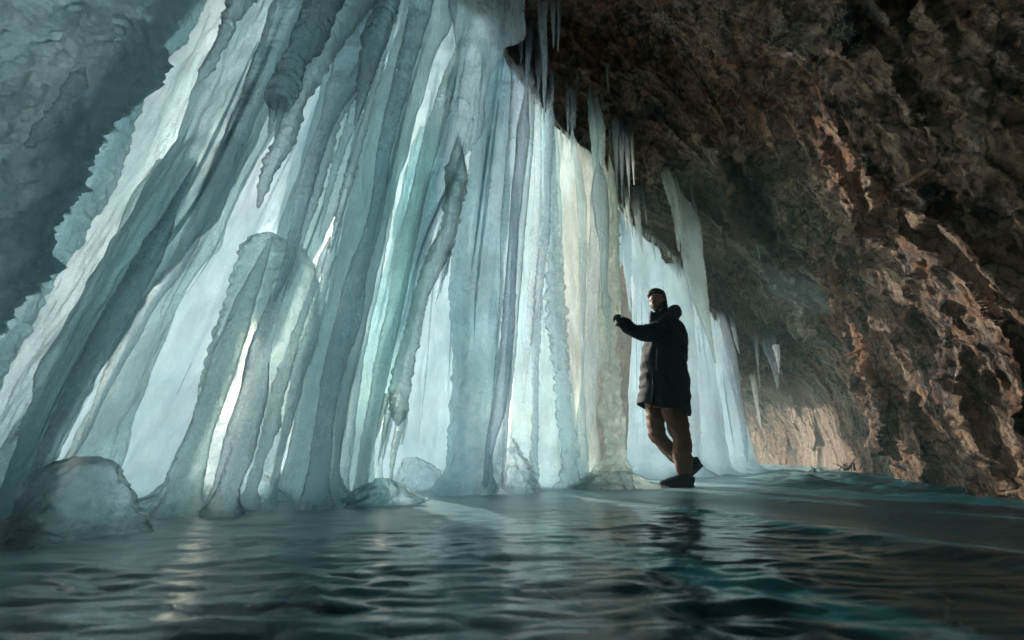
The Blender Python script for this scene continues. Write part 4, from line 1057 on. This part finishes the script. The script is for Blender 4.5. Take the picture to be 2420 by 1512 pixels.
# boots: one flat on the ice pointing left, the other behind with raised heel
def boot(origin, ang, L_=.30):
    ca_, sa_ = math.cos(ang), math.sin(ang)
    def Q(x, z, y=0): return np.array(origin) + np.array((x * ca_ - z * sa_, y, x * sa_ + z * ca_))
    up = []
    for x_, z_, hx, hy in [(.0, .0, 0, 0)]: pass
    rows = [(.075, .045, .045, .030), (.055, .052, .052, .038), (.01, .056, .056, .041), (-.05, .050, .050, .043), (-.10, .043, .043, .047), (-.15, .035, .035, .048), (-.19, .030, .029, .042), (-.212, .024, .018, .026)]
    vamp = loft([(Q(x_, z_), h_, w_) for x_, z_, h_, w_ in rows], 26, 4, .0022, 22, 1.0)
    shaft = loft([(Q(.018, .04), .050, .042), (Q(.012, .09), .047, .042), (Q(.010, .135), .048, .044), (Q(.012, .165), .046, .044)], 24, 4, .002, 20, 3.0)
    sole = []
    n_ = 24; out_ = []
    for i in range(n_):
        q_ = 2 * math.pi * i / n_
        xx = -.068 + .15 * math.cos(q_); w_ = (.048 if xx < -.06 else .042) * abs(math.sin(q_)) ** .75 * (1 if math.sin(q_) > 0 else -1)
        out_.append((xx, w_))
    def toe(x_): return .016 * max(0, (-x_ - .13) / .09) ** 1.5
    lv = [(0.0, .97), (.006, 1.0), (.018, 1.0), (.024, .95)]
    v_ = [Q(x_ * k_ - .0, z_ + toe(x_) + (.006 if -.03 > x_ > -.07 and z_ < .01 else 0), y_ * k_) for z_, k_ in lv for x_, y_ in out_]
    f_ = grid_faces(4, n_, True) + [list(range(n_))[::-1], list(range(3 * n_, 4 * n_))]
    laces = [loft([(Q(-.035 - .02 * i, .104 - .012 * i, -.028), .0035, .0035), (Q(-.037 - .02 * i, .112 - .013 * i, 0), .004, .004), (Q(-.035 - .02 * i, .104 - .012 * i, .028), .0035, .0035)], 6, 3, wide=(1, 0, 0)) for i in range(4)]
    return vamp, shaft, (np.array(v_), f_), laces
gz = float(floor_h(np.array([at(680, 486, PY)[0]]), np.array([PY - .07]))[0])
o1 = pp(567, 1400, -.07); o1[2] = gz - .004
o2 = pp(640, 1372, .11); 
for og, an in ((o1, 0.0), (o2, .62)):
    if an:
        # toe rests on the ice, heel lifted
        og = pp(652, 1345, .11); 
        toe_z = float(floor_h(np.array([og[0] - .2]), np.array([PY + .11]))[0])
        og[2] = toe_z + .012 + .19 * math.sin(an)
    va, sh_, so_, lc = boot(og, -an * 0 + an)
    bt = kid('boot', join([va, sh_]), BOOT)
    kid('sole', so_, plain('rubber_sole', (.012, .014, .016), .7), bt, False)
    kid('lace', join(lc), plain('lace', (.03, .03, .035), .8), bt)

# ------------------------------------------------------------------ moss on the ceiling, dry twigs, a straw
m, N, Lk, out = mat('wet_moss')
p = N('ShaderNodeBsdfPrincipled'); p.inputs['Roughness'].default_value = .9
Lk(ramp(N, Lk, noise(N, Lk, 14, det=6), [(.35, (.012, .010, .006)), (.6, (.13, .055, .015)), (.75, (.34, .13, .03))]), p.inputs['Base Color'])
bp = N('ShaderNodeBump'); bp.inputs['Strength'].default_value = 1; bp.inputs['Distance'].default_value = .03
Lk(noise(N, Lk, 30, det=6, rough=.7), bp.inputs['Height']); Lk(bp.outputs[0], p.inputs['Normal']); Lk(p.outputs[0], out.inputs[0])
MOSS = m
pts = [(1712, 385, 20), (1730, 420, 24), (1742, 455, 30), (1752, 492, 38), (1768, 525, 40), (1795, 548, 28), (1822, 566, 16)]
rows = []
for x_, y_, r_ in pts:
    h_ = hit(x_ * K, y_ * K)
    c_ = np.array(h_[0]) if h_[0] is not None else at(x_ * K, y_ * K, 4.0)
    rows.append((c_ * .955 + np.array((0, 0, CH)) * .045, r_ * K / FPX * c_[1] * 1.0, r_ * K / FPX * c_[1] * .8))
V, Fc = loft(rows, 48, 14)
C0 = V.mean(0)
d_ = np.abs(pn(V[:, 0] * 9, V[:, 1] * 9, V[:, 2] * 9)) * .10 + .03 * pn(V[:, 0] * 26, V[:, 1] * 26, V[:, 2] * 26)
n_ = V - np.repeat(C0[None], len(V), 0); n_ /= np.linalg.norm(n_, axis=1)[:, None]
mo = mesh('moss_clump', V + n_ * d_[:, None], Fc, MOSS)
tag(mo, 'dark rusty brown moss clump hanging from the rock ceiling above the lone white icicle', 'moss')

TW = plain('dry_twig', (.035, .028, .022), .8)
def twigs(name, px_, py_, Y_, n, hgt, seed, lab, cat):
    rs = random.Random(seed); base = at(px_, py_, Y_); base[2] = max(base[2], 0) - .02
    root = bpy.data.objects.new(name, None); COL.objects.link(root); root.location = base
    for i in range(n):
        ang = rs.uniform(0, math.pi * 2); ln = hgt * rs.uniform(.7, 1.5); lean = rs.uniform(.3, 1.3)
        p0 = np.array((rs.uniform(-.12, .12), rs.uniform(-.08, .08), 0)); rr = []
        for t_ in np.linspace(0, 1, 6):
            rr.append((p0 + np.array((math.cos(ang) * lean * ln * t_, math.sin(ang) * lean * ln * t_ * .5, ln * (t_ - .65 * t_ * t_ * lean * .7))), .006 * (1 - .8 * t_), .006 * (1 - .8 * t_)))
        v_, f_ = loft(rr, 6, 3, wide=(.3, .8, .5))
        o = mesh('twig', v_, f_, TW, root)
    tag(root, lab, cat)
twigs('dry_bush', 848, 469, 6.0, 22, .17, 3, 'dry leafless bush at the foot of the sunlit rock strip', 'bush')
twigs('dry_bush', 815, 471, 6.6, 10, .12, 9, 'small sprig of dry twigs left of the leafless bush', 'bush')
twigs('dry_bush', 930, 482, 4.2, 14, .10, 14, 'low dark tuft of twigs at the base of the shaded right wall', 'bush')
st0 = at(789, 506, floorY(506)); st0[2] = 0.012
sv = loft([(st0 + np.array((0, 0, .004)), .002, .002), (st0 + np.array((.05, -.03, .012)), .002, .002), (st0 + np.array((.12, -.09, .006)), .0015, .0015)], 6, 4, wide=(0, .3, 1))
tag(mesh('straw', sv[0], sv[1], plain('dry_straw', (.35, .27, .14), .7)), 'single dry straw lying on the bare ice right of the person', 'straw')

# fringes of small drips frozen to a thin ice band along the roof edge
def fringe(path, n, lmin, lmax, m, lab, seed):
    rs = random.Random(seed); path = np.array(path, float); tt_ = np.linspace(0, 1, len(path))
    pts_ = []
    for q_ in np.linspace(0, 1, 26):
        x_, y_ = np.interp(q_, tt_, path[:, 0]), np.interp(q_, tt_, path[:, 1])
        h_ = hit(x_, y_)
        if h_[0] is not None and h_[0].y < 9: pts_.append(np.array(h_[0]))
    pts_ = [p_ for i_, p_ in enumerate(pts_) if i_ == 0 or np.linalg.norm(p_ - pts_[i_ - 1]) < 1.2]
    rows_ = [(p_ + np.array((0, 0, .01)), .03, .03) for p_ in pts_]
    vf = loft(rows_, 10, 3, .012, 12, seed, wide=(.2, -.6, .8))
    o = mesh('icicle_fringe', vf[0], vf[1], ICE[m]); tag(o, lab, 'icicle fringe', 'icicle fringes along the roof edge')
    P_ = np.array(pts_); k_ = np.linspace(0, 1, len(P_))
    for i in range(n):
        q_ = min(1, max(0, (i + rs.uniform(.1, .9)) / n)); c_ = np.array([np.interp(q_, k_, P_[:, j]) for j in range(3)])
        L_ = lmin + (lmax - lmin) * rs.random() ** 2; r_ = .010 + .022 * L_ + rs.uniform(0, .006)
        rr = [(c_ + np.array((rs.uniform(-.006, .006), rs.uniform(-.006, .006), .02 - (L_ + .02) * t_)), r_ * (1 - t_) ** .75 * rs.uniform(.8, 1.15) + .0015, r_ * (1 - t_) ** .75 + .0015) for t_ in np.linspace(0, 1, 9)]
        v_, f_ = loft(rr, 10, 3, r_ * .15, 40, i * 1.7)
        mesh('drip', v_, f_, ICE[m], o)
fringe([(520, 40), (540, 95), (560, 122), (585, 145), (606, 168), (614, 205)], 26, .08, .55, 'grey', 'dense grey icicle fringe along the roof edge above the near curtain', 1)
fringe([(622, 205), (640, 228), (660, 242), (680, 262)], 20, .08, .45, 'cream', 'cream icicle fringe along the roof edge above the person\'s head', 2)
fringe([(684, 268), (700, 292), (715, 322), (730, 358), (742, 378)], 22, .08, .5, 'pale', 'pale icicle fringe along the low roof edge above the far curtain', 3)
fringe([(748, 345), (765, 365), (785, 372), (805, 350)], 9, .08, .5, 'lilac', 'sparse lilac icicle fringe on the rock wall right of the far curtain', 4)

# ------------------------------------------------------------------ cold mist in the air
m, N, Lk, out = mat('haze')
pv = N('ShaderNodeVolumePrincipled')
pv.inputs['Density'].default_value = 0.035
pv.inputs['Color'].default_value = (.42, .85, .94, 1)
pv.inputs['Anisotropy'].default_value = .3
Lk(pv.outputs[0], out.inputs['Volume'])
hb = [(x, y, z) for z in (-1.4, 14) for x, y in ((-16, -9), (16, -9), (16, 24), (-16, 24))]
hz = mesh('haze', hb, [(0, 3, 2, 1), (4, 5, 6, 7), (0, 1, 5, 4), (1, 2, 6, 5), (2, 3, 7, 6), (3, 0, 4, 7)], m, smooth=False)
tag(hz, kind='stuff')
